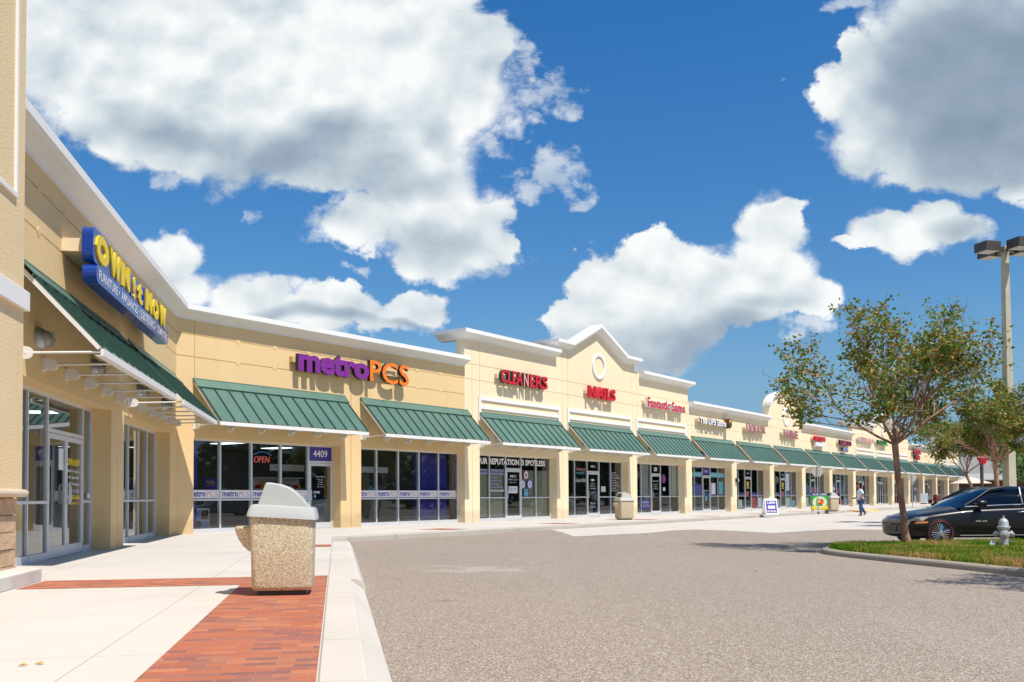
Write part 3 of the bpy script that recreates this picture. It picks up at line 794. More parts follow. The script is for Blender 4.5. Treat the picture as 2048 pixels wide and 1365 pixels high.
# gable and arch caps
crw.prism([(20.5, 8.17), (28.2, 8.17), (26.9, 8.17 + .02), (24.2, 9.38), (21.6, 8.19)], 0.0, 0.42)
arc = [(51.75 + 3.45 * math.cos(t), 7.2 + 1.28 * math.sin(t)) for t in [PI * k / 20 for k in range(21)]]
crw.prism(arc, 0.0, 0.42)
crw.prism([(76.2, 8.05), (83.4, 8.05), (82.2, 8.07), (79.8, 9.2), (77.4, 8.07)], 0.0, 0.42)
tanw.build('tan_wall', TAN, plaza); crw.build('cream_wall', CREAM, plaza)
# left wing walls
lw = MB(L2R)
LCOLS = [(-16.5, -13.95), (-8.03, -6.85), (-1.0, 0.02)]
for a, b in LCOLS:
    cc = (a + b) / 2
    lw.box(a, cc - 0.011, 0, 0.022, 0, HEAD + .05); lw.box(cc + 0.011, b, 0, 0.022, 0, HEAD + .05); lw.box(a, b, 0.022, RECESS + 0.25, 0, HEAD + .05)
panels(lw, -16.5, 0.0, HEAD + .05, 6.50, [-14.2, -7.4, -0.6], (5.15, 5.80))
for x in (-13.0, -11.6, -10.2, -5.9, -4.5, -3.1, -1.7):
    for z in (5.15, 5.80): diamond(lw, x, z)
lw.build('left_wing_wall', TAN, plaza)
# cornices
CP = [(-0.30, 0.0), (0.34, 0.0), (0.34, -0.15), (0.305, -0.16), (0.27, -0.20), (0.17, -0.245), (0.09, -0.30), (0.055, -0.34), (0.03, -0.345), (0.03, -0.385), (-0.02, -0.385), (-0.30, -0.385)]
cn = MB()
up = Vector((0, 0, 1))
fY = Vector((0, -1, 0)); lX = Vector((-1, 0, 0)); rX = Vector((1, 0, 0))
oL = L2R @ Vector((0, -1, 0)); oM = (fY + oL) / (1 + fY.dot(oL))
cn.sweep([(L2R @ Vector((-16.4, 0, 6.52)), oL, up), ((0, 0, 6.60), oM, up), ((13.5, 0, 6.64), fY, up)], CP)
def cornice(x0, x1, z, rl=True, rr=True, mid=()):
    fr = []
    if rl: fr += [((x0, 1.3, z), lX, up), ((x0, 0, z), lX + fY, up)]
    else: fr += [((x0, 0, z), fY, up)]
    fr += list(mid)
    if rr: fr += [((x1, 0, z), rX + fY, up), ((x1, 1.3, z), rX, up)]
    else: fr += [((x1, 0, z), fY, up)]
    cn.sweep(fr, CP)
def mitre(d0, d1):
    n0 = Vector((-d0[1], 0, d0[0])).normalized(); n1 = Vector((-d1[1], 0, d1[0])).normalized()
    return (n0 + n1) / (1 + n0.dot(n1))
def gmid(p):        # interior points of a polyline (x,z) with end-directions horizontal
    q = []
    for i in range(1, len(p) - 1):
        d0 = (p[i][0] - p[i - 1][0], p[i][1] - p[i - 1][1]); d1 = (p[i + 1][0] - p[i][0], p[i + 1][1] - p[i][1])
        q.append(((p[i][0], 0, p[i][1]), fY, mitre(d0, d1)))
    return q
cornice(13.52, 20.42, 7.76, True, False)
cornice(20.5, 28.2, 8.26, True, True, gmid([(20.5, 8.26), (21.55, 8.26), (24.2, 9.47), (26.95, 8.26), (28.2, 8.26)]))
cornice(28.7, 34.95, 7.66, False, True)
cornice(35.0, 48.2, 6.54, False, False)
ap = [(48.3, 7.3)] + [(51.75 + 3.45 * math.cos(t), 7.3 + 1.22 * math.sin(t)) for t in [PI - PI * k / 18 for k in range(19)]][1:-1] + [(55.2, 7.3)]
afr = []
for i, p in enumerate(ap):
    t = PI - PI * i / 18
    nrm = Vector((math.cos(t) / 3.45, 0, math.sin(t) / 1.22)).normalized()
    afr.append(((p[0], 0, p[1]), fY, nrm))
CP_thin = [(a * 0.7, b * 0.62) for a, b in CP]
cn.sweep(afr, CP_thin)
cornice(55.3, 69.1, 6.50, False, False)
cornice(69.2, 76.1, 7.58, True, False)
cornice(76.2, 83.4, 8.12, True, True, gmid([(76.2, 8.12), (77.3, 8.12), (79.8, 9.25), (82.3, 8.12), (83.4, 8.12)]))
cornice(83.9, 90.2, 7.52, False, True)
cornice(90.3, 103.8, 6.44, False, False)
cornice(103.9, 118.2, 7.80, True, True)
cn.build('cornice', WHITE, plaza)
# roof deck and rear mass
rf = MB(); rf.box(0.3, 118.1, 0.5, 22, 5.6, 5.9); rf.box(86.0, 104.5, 9.0, 9.4, 5.9, 7.25)
rfl = MB(L2R); rfl.box(-16.4, 0, 0.5, 20, 5.6, 5.88)
rf.build('roof', INT_DARK, plaza); 
# trim frames on the taller bays
for a, b in [(14.42, 20.72), (21.38, 27.75), (28.3, 34.5), (70.2, 76.2), (77.2, 83.1), (84.1, 89.9), (104.8, 110.6), (111.9, 117.2)]:
    tr = MB(); tr.box(a, b, -0.06, -0.001, 5.0, 5.15); tr.box(a, a + 0.16, -0.058, -0.001, 4.15, 5.0); tr.box(b - 0.16, b, -0.058, -0.001, 4.15, 5.0)
    tr.box(a + 0.16, b - 0.16, -0.045, -0.001, 4.64, 4.78)
    tr.build('wall_trim', WHITE, plaza)
for (x, z) in [(24.4, 7.42), (51.9, 6.72), (79.8, 7.3)]:
    m = MB(); n = 40; vs = []; fs = []
    for k in range(n):
        t = 2 * PI * k / n
        for r, y in ((0.50, -0.002), (0.50, -0.06), (0.55, -0.075), (0.62, -0.075), (0.66, -0.05), (0.66, -0.002)): vs.append((x + r * math.cos(t), y, z + r * math.sin(t)))
    for k in range(n):
        for q in range(5): fs.append((k * 6 + q, ((k + 1) % n) * 6 + q, ((k + 1) % n) * 6 + q + 1, k * 6 + q + 1))
    m.add(vs, fs); m.build('medallion_ring', WHITE, plaza, smooth=True)

# storefronts ------------------------------------------------
FY = RECESS
def vert(mb, x, z0, z1, w=0.05, y0=FY - 0.035, y1=FY + 0.085): mb.box(x - w / 2, x + w / 2, y0, y1, z0, z1)
def horiz(mb, a, b, z, h=0.05, y0=FY - 0.033, y1=FY + 0.083): mb.box(a, b, y0, y1, z - h / 2, z + h / 2)
RAIL, SILL = 0.985, 0.13
def storefront(M, s0, s1, divs, door=None, double=False, head=HEAD, label=None):
    """divs: interior mullion positions. door: index of the unit with the door. Returns (window, door object)"""
    xs = [s0] + list(divs) + [s1]
    fm = MB(M)
    vert(fm, s0 + 0.028, 0.0, head, 0.055); vert(fm, s1 - 0.028, 0.0, head, 0.055)
    horiz(fm, s0 + 0.056, s1 - 0.056, head - 0.028, 0.055)
    gl = MB(M)
    for x in divs: vert(fm, x, 0.0, head - 0.056)
    for i in range(len(xs) - 1):
        a, b = xs[i] + 0.026 + (0.03 if i == 0 else 0), xs[i + 1] - 0.026 - (0.03 if i == len(xs) - 2 else 0)
        if i == door:
            horiz(fm, a, b, 2.235, 0.07)
            gl.quad((a, FY, 2.27), (b, FY, 2.27), (b, FY, head - 0.05), (a, FY, head - 0.05))
        else:
            fm.box(a, b, FY - 0.045, FY + 0.083, 0.0, SILL)
            horiz(fm, a, b, RAIL, 0.05)
            gl.quad((a, FY, SILL), (b, FY, SILL), (b, FY, RAIL - 0.025), (a, FY, RAIL - 0.025))
            gl.quad((a, FY, RAIL + 0.025), (b, FY, RAIL + 0.025), (b, FY, head - 0.05), (a, FY, head - 0.05))
    win = fm.build('storefront_window', ALU, plaza)
    gl.build('window_pane', GLASS, win, fix=False)
    dr = None
    if door is not None:
        a, b = xs[door] + 0.03, xs[door + 1] - 0.03
        leaves = [(a, b)] if not double else [(a, (a + b) / 2 - 0.003), ((a + b) / 2 + 0.003, b)]
        for j, (p, q) in enumerate(leaves):
            d = MB(M); y0, y1 = FY - 0.028, FY + 0.022; st = 0.085
            d.box(p, p + st, y0, y1, 0.01, 2.19); d.box(q - st, q, y0, y1, 0.01, 2.19)
            d.box(p + st, q - st, y0, y1, 2.10, 2.19); d.box(p + st, q - st, y0, y1, 0.01, 0.20)
            dd = d.build('door', ALU, plaza)
            pg = MB(M); pg.quad((p + st, FY - 0.004, 0.2), (q - st, FY - 0.004, 0.2), (q - st, FY - 0.004, 2.10), (p + st, FY - 0.004, 2.10)); pg.build('door_pane', GLASS, dd, fix=False)
            hx = (p + 0.045) if (double and j == 1) or (not double) else (q - 0.045)
            h = MB(M); h.tube([(hx, FY - 0.03, 0.95), (hx, FY - 0.085, 0.96), (hx, FY - 0.095, 1.0), (hx, FY - 0.095, 1.25), (hx, FY - 0.085, 1.29), (hx, FY - 0.03, 1.30)], 0.013, 8)
            h.build('door_handle', ALU, dd, smooth=True)
            dr = dd
    return win, dr
def decal(win, name, mat, M=None, rects=(), texts=(), y=FY - 0.006):
    if len(rects) + len(texts) > 1 and any(q in name for q in ('poster', 'lettering', 'notice', 'sticker')) and name not in ('small_poster',):
        for i, t in enumerate(texts):
            own = [r_ for r_ in rects if r_[0] <= t[1] and r_[1] >= t[2] and r_[2] <= t[3] and r_[3] >= t[4]]
            if own: continue
            decal(win, 'text_line', mat, M, (), (t,), y)
        for r_ in rects:
            _decal(win, name if 'lettering' not in name else 'sticker_panel', mat, M, (r_,), [t for t in texts if r_[0] <= t[1] and r_[1] >= t[2] and r_[2] <= t[3] and r_[3] >= t[4]], y)
        return
    return _decal(win, name, mat, M, rects, texts, y)
def _decal(win, name, mat, M=None, rects=(), texts=(), y=FY - 0.006):
    m = MB(M)
    for (a, b, c, d, k) in rects: m.cur = k; m.quad((a, y, c), (b, y, c), (b, y, d), (a, y, d))
    for t in texts:
        txt, a, b, c, d, k = t[:6]; bold = t[6] if len(t) > 6 else 0.0; sh = t[7] if len(t) > 7 else 0.0
        put_text(m, txt, a, b, c, d, y - 0.004, 0.0, bold, sh, 1.0, k, k)
    return m.build(name, mat, win, fix=False)

U = 1.182
def units(a, n=5, w=U): return [a + w * i for i in range(1, n)]
# bay 0 (address 4409)
w0, d0 = storefront(None, 0.60, 6.59, [1.85, 3.05, 4.25, 5.45], door=4)
for k, (a, b) in enumerate([(0.66, 1.82), (1.88, 3.02), (3.08, 4.22), (4.28, 5.42)]):
    decal(w0, 'vinyl_band', [WHITEV, NAVY, SALMON], rects=[(a, b, 1.03, 1.28, 0)], texts=[('metro', a + 0.06, a + 0.04 + (b - a) * 0.54, 1.08, 1.24, 1, 0.02), ('PCS', a + 0.07 + (b - a) * 0.55, b - 0.05, 1.08, 1.235, 2, 0.0)])
decal(w0, 'address_panel', [NAVY, WHITEV], rects=[(5.51, 6.52, 2.28, 2.74, 0)], texts=[('4409', 5.68, 6.33, 2.40, 2.63, 1, 0.01)])
decal(d0, 'door_lettering', [WHITEV, CYANV], rects=[(5.72, 5.80, 1.03, 1.14, 1)], texts=[('Store Hours', 5.80, 6.22, 1.72, 1.77, 0), ('Mon Sat', 5.88, 6.12, 1.62, 1.66, 0), ('10 to 8', 5.90, 6.10, 1.54, 1.58, 0), ('Sunday', 5.88, 6.14, 1.46, 1.50, 0), ('12 to 6', 5.86, 6.16, 1.38, 1.42, 0), ('FREE', 5.70, 5.98, 1.18, 1.25, 0, 0.03)])
decal(w0, 'small_poster', [NAVY, KRAFT], rects=[(1.30, 1.76, 1.30, 1.62, 0)], texts=[('MUSIC', 1.38, 1.70, 1.47, 1.56, 1, 0.04), ('UNLIMITED', 1.38, 1.70, 1.40, 1.44, 1)], y=FY + 0.03)
m = MB(); put_text(m, 'OPEN', 3.28, 3.92, 2.16, 2.36, FY + 0.12, 0.02, -0.012, 0.25, 1.0, 0, 0); m.cur = 1
m.tube([(3.25 + 0.72 * i / 10, FY + 0.12, 2.40 + 0.10 * math.sin(PI * i / 10)) for i in range(11)], 0.008, 6)
m.build('neon_open_sign', [NEONR, NEONB], w0, fix=False)
# bay 1 (five lites)
w1, _ = storefront(None, 7.59, 13.55, units(7.59))
for k in range(5):
    a = 7.62 + U * k + (0.04 if k == 0 else 0); b = 7.56 + U * (k + 1)
    decal(w1, 'vinyl_band', [WHITEV, NAVY, SALMON], rects=[(a, b, 1.03, 1.28, 0)], texts=[('metro', a + 0.06, a + 0.04 + (b - a) * 0.54, 1.08, 1.24, 1, 0.02), ('PCS', a + 0.07 + (b - a) * 0.55, b - 0.05, 1.08, 1.235, 2, 0.0)])
# generic bays 2..16
numbers = {2: '4411', 3: '4413', 4: '4415', 5: '4417', 6: '4419', 7: '4421', 8: '4423', 9: '4425', 10: '4427', 11: '4429'}
wins = {}
for k in range(2, 17):
    a = cols[k][1]; b = cols[k + 1][0]
    n = 5; w = (b - a) / n
    dbl = k in (11,)
    divs = [a + w * i for i in range(1, n)]
    if dbl: divs = [a + 1.2, a + 2.1, a + 3.9, a + 4.8]
    wins[k] = storefront(None, a, b, divs, door=2 if k != 12 else None, double=dbl)
    if k in numbers and k != 2:
        c = (divs[1] + divs[2]) / 2
        decal(wins[k][0], 'address_number', [WHITEV, NAVY], rects=([(c - 0.45, c + 0.45, 2.34, 2.68, 1)] if k == 5 else [(c - 0.2, c + 0.2, 2.4, 2.6, 0)] if k == 4 else []), texts=[(numbers[k], c - 0.22, c + 0.22, 2.44, 2.56, 1 if k == 4 else 0, 0.01)])
# cleaners writing
a = cols[2][1]; wn, dn = wins[2]
decal(wn, 'slogan_lettering', [WHITEV], texts=[('OUR REPUTATION IS SPOTLESS', a + 0.25, a + 5.55, 2.40, 2.66, 0, 0.04)])
decal(wn, 'service_lettering', [LAV, WHITEV], texts=[('WATERPOL', a + 0.2, a + 1.05, 2.10, 2.20, 0, 0.03), ('CLEANING', a + 0.2, a + 1.05, 1.96, 2.06, 0, 0.03), ('ALTERATIONS', a + 1.3, a + 2.25, 2.10, 2.20, 0, 0.03), ('CLEANERS', a + 1.3, a + 2.25, 1.96, 2.06, 0, 0.03),
      ('LEATHER', a + 1.3, a + 1.75, 1.82, 1.88, 0, 0.01), ('ALTERATIONS', a + 1.3, a + 2.05, 1.68, 1.74, 0, 0.01), ('LINENS', a + 1.3, a + 1.85, 1.54, 1.60, 0, 0.01), ('TUXEDO RENTAL', a + 1.3, a + 2.2, 1.40, 1.46, 0, 0.01), ('407-852-4085', a + 1.28, a + 2.25, 1.24, 1.33, 1, 0.02)])
decal(dn, 'door_lettering', [WHITEV, DARKG], rects=[(a + 2.62, a + 3.3, 1.18, 1.48, 0)], texts=[('4411', a + 2.70, a + 3.2, 1.86, 1.98, 0, 0.02), ('HOTEL CLASS', a + 2.6, a + 3.3, 1.74, 1.80, 0), ('OPEN 7 TO 7', a + 2.68, a + 3.22, 1.62, 1.67, 0), ('PRESS HOURS', a + 2.68, a + 3.24, 1.36, 1.42, 1), ('MON - SAT', a + 2.68, a + 3.24, 1.26, 1.32, 1)])
def disc_decal(win, x, z, r, mats, y=FY - 0.006, z2=None):
    m = MB()
    for rr, k, dy in ((r, 0, 0), (r * 0.72, 1, -0.002), (r * 0.4, 2, -0.004)):
        m.cur = k; n = 20
        m.add([(x + rr * math.cos(2 * PI * i / n), y + dy, z + rr * math.sin(2 * PI * i / n)) for i in range(n)], [tuple(range(n))])
    return m.build('round_sticker', mats, win, fix=False)
disc_decal(wn, a + 3.98, 1.99, 0.19, [PALERED, WHITEV, NAVY]); disc_decal(wn, a + 3.72, 1.57, 0.19, [LAV, WHITEV, LAV]); disc_decal(wn, a + 4.28, 1.57, 0.19, [LAV, WHITEV, LAV])
disc_decal(wn, a + 0.35, 1.86, 0.17, [NAVY, RED, NAVY])
decal(wn, 'poster', [CYANV, NAVY], rects=[(a + 3.82, a + 4.12, 1.04, 1.36, 0)], texts=[('SAVE', a + 3.86, a + 4.08, 1.22, 1.30, 1)])
# nails writing
a = cols[3][1]; wn, dn = wins[3]
decal(wn, 'salon_lettering', [WHITEV, PALERED, CYANV], texts=[('Central Nails', a + 1.3, a + 2.3, 1.72, 1.90, 0, 0.0, 0.35), ('NAILS', a + 1.4, a + 2.2, 2.28, 2.40, 1), ('PEDI', a + 1.4, a + 2.1, 2.10, 2.20, 2)])
decal(wn, 'price_lettering', [WHITEV], texts=[(t, a + 4.85, a + 5.35 + 0.2 * (i % 3), 2.18 - 0.13 * i, 2.25 - 0.13 * i, 0) for i, t in enumerate(['ACRYLIC NAILS', 'GEL NAILS', 'PEDICURE SPA', 'MANICURE', 'SILK WRAPS', 'WAXING', 'FACIAL', 'EYELASHES'])])
decal(dn, 'door_lettering', [WHITEV], rects=[(a + 2.8, a + 3.1, 1.78, 1.87, 0)], texts=[('HOURS', a + 2.75, a + 3.15, 1.62, 1.68, 0), ('MON SAT 9-7', a + 2.68, a + 3.2, 1.50, 1.56, 0), ('407-855-8887', a + 2.66, a + 3.25, 1.38, 1.44, 0), ('WALK INS', a + 2.7, a + 3.2, 0.62, 0.72, 0), ('WELCOME', a + 2.7, a + 3.2, 0.45, 0.55, 0)])
decal(wn, 'paper_notice', [flat('pale_green_paper', (0.55, 0.66, 0.52))], rects=[(a + 3.8, a + 4.25, 1.24, 1.52, 0)])
# hair salon writing
a = cols[4][1]; wn, dn = wins[4]
decal(dn, 'door_lettering', [WHITEV], texts=[('WELCOME', a + 2.62, a + 3.3, 1.80, 1.88, 0), ('HOURS', a + 2.72, a + 3.2, 1.62, 1.68, 0), ('9 TO 8 DAILY', a + 2.68, a + 3.24, 1.50, 1.56, 0), ('407-888-3330', a + 2.65, a + 3.26, 1.38, 1.44, 0)])
disc_decal(wn, a + 4.0, 1.98, 0.26, [NAVY, RED, NAVY]); decal(wn, 'poster', [NAVY, WHITEV, CYANV], rects=[(a + 1.3, a + 2.2, 0.3, 0.85, 0), (a + 3.9, a + 4.2, 1.3, 1.5, 1), (a + 0.1, a + 0.35, 1.05, 1.75, 2)], texts=[('HAIR', a + 1.4, a + 2.1, 0.62, 0.75, 1), ('CUTS', a + 1.4, a + 2.1, 0.42, 0.55, 1)])
bl = MB(); [bl.quad((a + p, FY + 0.10, 1.02), (a + q, FY + 0.10, 1.02), (a + q, FY + 0.10, 2.74), (a + p, FY + 0.10, 2.74)) for p, q in ((0.06, 0.9), (1.22, 2.32), (4.78, 5.86))]; bl.build('window_blind', BLIND, wn, fix=False)
a = cols[2][1]; bl = MB(); [bl.quad((a + p, FY + 0.09, 0.12), (a + q, FY + 0.09, 0.12), (a + q, FY + 0.09, 2.2), (a + p, FY + 0.09, 2.2)) for p, q in ((0.06, 1.15), (1.22, 2.32), (3.6, 4.72), (4.78, 5.86))]; bl.build('window_curtain', CURTAIN, wins[2][0], fix=False)
# post and parcel shop
a = cols[5][1]; wn, dn = wins[5]
decal(wn, 'service_poster', [CYANV, NAVY, WHITEV], rects=[(a + .1, a + 1.1, 2.15, 2.45, 0), (a + 1.25, a + 2.3, 2.15, 2.45, 0), (a + 3.65, a + 4.7, 2.15, 2.45, 0), (a + 4.85, a + 5.8, 2.15, 2.45, 0), (a + 1.35, a + 2.2, 1.1, 1.7, 1), (a + 3.75, a + 4.4, 1.1, 1.8, 2), (a + 4.95, a + 5.6, 1.1, 1.9, 0)],
      texts=[('SHIPPING', a + .2, a + 1.0, 2.25, 2.35, 2), ('PACKING', a + 1.35, a + 2.2, 2.25, 2.35, 2), ('PRINTING', a + 3.75, a + 4.6, 2.25, 2.35, 2), ('MAILBOX', a + 4.95, a + 5.7, 2.25, 2.35, 2)])
decal(dn, 'door_sticker', [CYANV, WHITEV], rects=[(a + 2.8, a + 3.1, 0.7, 0.98, 0)], texts=[('The Store', a + 2.6, a + 3.3, 1.28, 1.38, 1)])
# liquor and wine windows: posters
rp = random.Random(5)
POST = [flat('poster_print_%s' % n, c) for n, c in (('red', (0.5, 0.05, 0.05)), ('mint', (0.45, 0.6, 0.45)), ('pink', (0.6, 0.3, 0.3)), ('white', (0.7, 0.72, 0.74)), ('sky', (0.2, 0.42, 0.55)), ('yellow', (0.75, 0.5, 0.03)))]
for k in (6, 7, 8, 9, 10, 13, 14):
    a = cols[k][1]; wn, dn = wins[k]
    rects = []
    for i in (0, 1, 3, 4):
        x = a + 1.18 * i + 0.12
        if k < 10 or rp.random() < 0.5: rects.append((x, x + rp.uniform(.6, .92), 0.2, 0.2 + rp.uniform(.4, .7), rp.randrange(5)))
        if k in (6, 7): rects.append((x, x + 0.9, 1.03, 1.2, 6)); rects.append((x + 0.3, x + 0.6, 1.06, 1.16, 5))
        elif rp.random() < 0.75: 
            z = rp.uniform(1.1, 1.9); rects.append((x + rp.uniform(0, .2), x + rp.uniform(.4, .85), z, z + rp.uniform(.2, .6), rp.randrange(5)))
    if k == 7: rects.append((a + 3.65, a + 4.35, 1.35, 2.6, 3))
    if k == 8: rects.append((a + 4.7, a + 4.95, 0.3, 2.7, 0))
    decal(wn, 'window_poster', POST + [NAVY], rects=rects)
    if k in (6, 7): decal(dn, 'door_poster', POST + [NAVY], rects=[(a + 2.75, a + 3.15, 1.62, 1.95, 5), (a + 2.7, a + 3.2, 1.48, 1.58, 5), (a + 2.75, a + 3.15, 0.9, 1.3, 0)])
    elif k < 11: decal(dn, 'door_poster', POST, rects=[(a + 2.72, a + 3.2, 1.2, 1.6, 0)])
# left wing storefronts
wl1, dl1 = storefront(L2R, -13.95, -8.03, [-12.15, -11.06, -8.70], door=2, double=True, head=HEAD + .05)
wl2, _ = storefront(L2R, -6.85, -1.0, [-5.68, -4.51, -3.34, -2.17], head=HEAD + .05)
decal(dl1, 'door_lettering', [YELLOW, WHITEV], M=L2R, texts=[('OWN !t NOW', -9.72, -8.88, 1.66, 1.80, 0, 0.05), ('MON-THU 10am-7pm', -9.72, -8.88, 1.52, 1.59, 1, 0.02), ('FRI 10am-8pm', -9.66, -8.92, 1.40, 1.47, 1, 0.02), ('SAT 9am-6pm', -9.66, -8.92, 1.28, 1.35, 1, 0.02), ('SUN CLOSED', -9.66, -8.92, 1.16, 1.22, 1, 0.0), ('407-852-6666', -9.72, -8.90, 1.03, 1.12, 0, 0.03), ('www.ownitnow.com', -9.70, -8.90, 0.93, 0.99, 0, 0.01)])
decal(wl1, 'paper_notice', [WHITEV], M=L2R, rects=[(-10.42, -10.12, 1.56, 1.95, 0), (-8.4, -8.2, 1.05, 1.15, 0)], y=FY - 0.036)
decal(wl2, 'sale_poster', [NAVY, YELLOW, WHITEV, RED], M=L2R, rects=[(-6.7, -5.75, 1.3, 1.65, 0), (-5.6, -4.6, 1.3, 1.65, 0), (-6.7, -5.75, 1.08, 1.3, 2), (-5.6, -4.6, 1.08, 1.3, 2), (-5.55, -4.75, 0.60, 0.9, 0), (-5.55, -4.75, 0.2, 0.42, 0)],
      texts=[('LAPTOP', -6.6, -5.85, 1.4, 1.58, 1, 0.04), ('SALE', -5.5, -4.7, 1.38, 1.58, 1, 0.04), ('EASY', -5.5, -4.85, 0.64, 0.86, 1, 0.04), ('to own', -6.6, -5.85, 1.13, 1.26, 0, 0.02), ('today', -5.5, -4.7, 1.13, 1.26, 3, 0.02)], y=FY + 0.03)
disc_decal_m = None
# interior shell
it = MB()
it.box(0.65, 118.0, RECESS + 0.25, 9.2, -0.02, 0.012); 
itc = MB(); itc.box(0.7, 118.0, RECESS + 0.3, 9.2, 3.05, 3.1)
itw = MB(); itw.box(0.7, 118.0, 9.0, 9.2, 0.012, 3.05)
for k in range(1, 18):
    if k == 1: continue
    itw.box(cols[k][0] + 0.4, cols[k][0] + 0.55, RECESS + 0.26, 9.0, 0.012, 3.05)
itl = MB(L2R); itl.box(-16.0, -1.2, RECESS + 0.25, 8.5, -0.02, 0.012); itcl = MB(L2R); itcl.box(-16.0, -1.2, RECESS + 0.3, 8.5, 3.05, 3.1); itwl = MB(L2R); itwl.box(-16.0, -1.2, 8.4, 8.5, 0.012, 3.05); itwl.box(-1.2, -1.1, RECESS + 0.26, 8.5, 0.0, 3.1); itwl.box(-16.1, -16.0, RECESS + 0.26, 8.5, 0.0, 3.1)
for a_, b_ in ((it, itl), (itc, itcl), (itw, itwl)):
    o = len(a_.v); a_.v += b_.v; a_.f += [[i + o for i in f] for f in b_.f]; a_.mi += b_.mi
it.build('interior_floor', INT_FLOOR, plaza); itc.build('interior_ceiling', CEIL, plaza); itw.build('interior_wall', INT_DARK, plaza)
for a_, b_, y_ in ((0.66, 1.22, .66), (11.35, 13.3, .75)):
    pp = MB(); pp.box(a_, b_, y_, y_ + .05, 0.13, 2.72); pp.build('purple_partition', INT_PURPLE, plaza)
for i, (x, y) in enumerate([(1.8, 2.2), (3.2, 3.8), (5.0, 2.6), (3.0, 6.0), (6.0, 5.2), (9.0, 3.0), (11.0, 4.5), (9.5, 6.5), (17, 3), (24, 3)]):
    m = MB(); m.box(x - 0.3, x + 0.3, y - 0.6, y + 0.6, 3.03, 3.049); m.build('ceiling_light', TROFFER, plaza)
for i, (x, y) in enumerate([(-12, 2.5), (-9.8, 2.0), (-9, 5), (-5, 2.5), (-3, 4)]):
    m = MB(L2R); m.box(x - 0.3, x + 0.3, y - 0.6, y + 0.6, 3.03, 3.049); m.build('ceiling_light', TROFFER, plaza)
for a_, b_, y_ in ((4.9, 6.4, 1.6), (8.0, 10.4, 1.3)):
    hp = MB(); hp.box(a_, b_, y_, y_ + .05, 1.95, 2.17); hd = hp.build('header_board', WHITEV, plaza)
    m = MB(); put_text(m, 'SALE', a_ + .2, a_ + .5, 2.02, 2.10, y_ - .004); m.build('header_lettering', NAVY, hd, fix=False)
# shop fittings standing inside (seen through the glass)
def inside(name, label, cat, M, build_fn, loc):
    world = Matrix.Translation(C0) @ Matrix.Rotation(TH_R, 4, 'Z') @ (M if M else Matrix.Identity(4)) @ Vector(loc)
    t = thing(name, label, cat, world, TH_R if M is None else TH_L)
    build_fn(t); return t
def counter(t):
    m = MB(); m.box(-1.1, 1.1, -0.3, 0.3, 0, 0.95); m.build('counter_body', WHITEV, t); m = MB(); m.box(-1.15, 1.15, -0.34, 0.34, 0.951, 1.0); m.build('counter_top', NAVY, t)
inside('sales_counter', 'white sales counter behind the second window bay', 'counter', None, counter, (10.2, 3.9, 0.012))
def boxes(t):
    m = MB(); m.box(-.3, .3, -.2, .2, 0, .72); m.build('display_stand', WHITEV, t)
    for i in range(2):
        for j in range(2): m = MB(); m.box(-.26 + .27 * i, -.02 + .27 * i, -.225, -.2, .06 + .32 * j, .34 + .32 * j); m.build('box_print', LAV if (i + j) % 2 else BROWN, t)
inside('phone_box_display', 'white display of boxed phones low behind the first window lite', 'display', None, boxes, (1.45, 0.95, 0.012))
def shelf(t):
    m = MB(); m.box(-1.2, 1.2, 0, .3, 0, .05); m.box(-1.2, 1.2, .28, .31, 0.05, 1.8)
    for z in (.45, .9, 1.35, 1.8): m.box(-1.2, 1.2, 0, .279, z, z + .03)
    m.build('shelf_frame', WHITEV, t)
    r = random.Random(9)
    m = MB()
    for z in (.08, .48, .93, 1.38):
        for i in range(12): x = -1.15 + i * .19; m.cur = r.randrange(4); m.box(x, x + .14, .05, .2, z + .001, z + r.uniform(.12, .3))
    m.build('goods', [RED, WHITEV, LAV, KRAFT], t)
inside('shop_shelf', 'stocked shelf seen through the second window bay', 'shelf', None, shelf, (9.3, 6.0, 0.012))
def sofa(t):
    m = MB(); m.box(-1, 1, -.4, .4, .1, .42); m.box(-1, 1, .2, .42, .42, .85); m.box(-1.15, -1, -.4, .42, .1, .62); m.box(1, 1.15, -.4, .42, .1, .62)
    m.build('sofa_body', BROWN, t, bevel=0.04)
inside('display_sofa', 'brown sofa on display behind the double glass doors', 'sofa', L2R, sofa, (-10.6, 3.0, 0.012))

# ============================================================ ANCHOR STORE TOWER at the left
tower = thing('anchor_store', 'rough tan stucco tower with split face stone base at the left edge', 'building', LW(-15.35, 0.5), TH_L)
m = MB(); m.box(-12, -0.0, 0.0, 14.0, 1.14, 11.5); m.build('stucco_wall', TOWER, tower)
m = MB(); rs = random.Random(2)
for r_ in range(5):
    z = -0.02 + r_ * 0.215; x = -0.02 - (0.2 if r_ % 2 else 0.0)
    m.box(-0.06 + 0.0, -0.055, 0.08, 0.1, z, z + .1)
    xe = -0.05
    first = True
    while xe > -8:
        w = 0.215 if (first and r_ % 2) else 0.43; first = False
        dx = rs.uniform(0, 0.02)
        m.box(xe - w + 0.006, xe - 0.006, 0.06 - dx, 0.5, z + 0.006, z + 0.209); xe -= w
m.box(-8, -0.07, 0.075, 13.5, 0, 1.07)
m.build('stone_base', STONE, tower, bevel=0.012)
m = MB(); m.sweep([((-12, 0, 1.12), (0, -1, 0), up), ((0.0, 0, 1.12), (1, -1, 0), up), ((0.0, 13, 1.12), (1, 0, 0), up)], [(-.1, -.05), (0.02, -.05), (.05, -.04), (.065, -.015), (.065, .015), (.05, .04), (.02, .05), (-.1, .05)])
m.build('cast_ledge', LEDGE, tower, smooth=True)
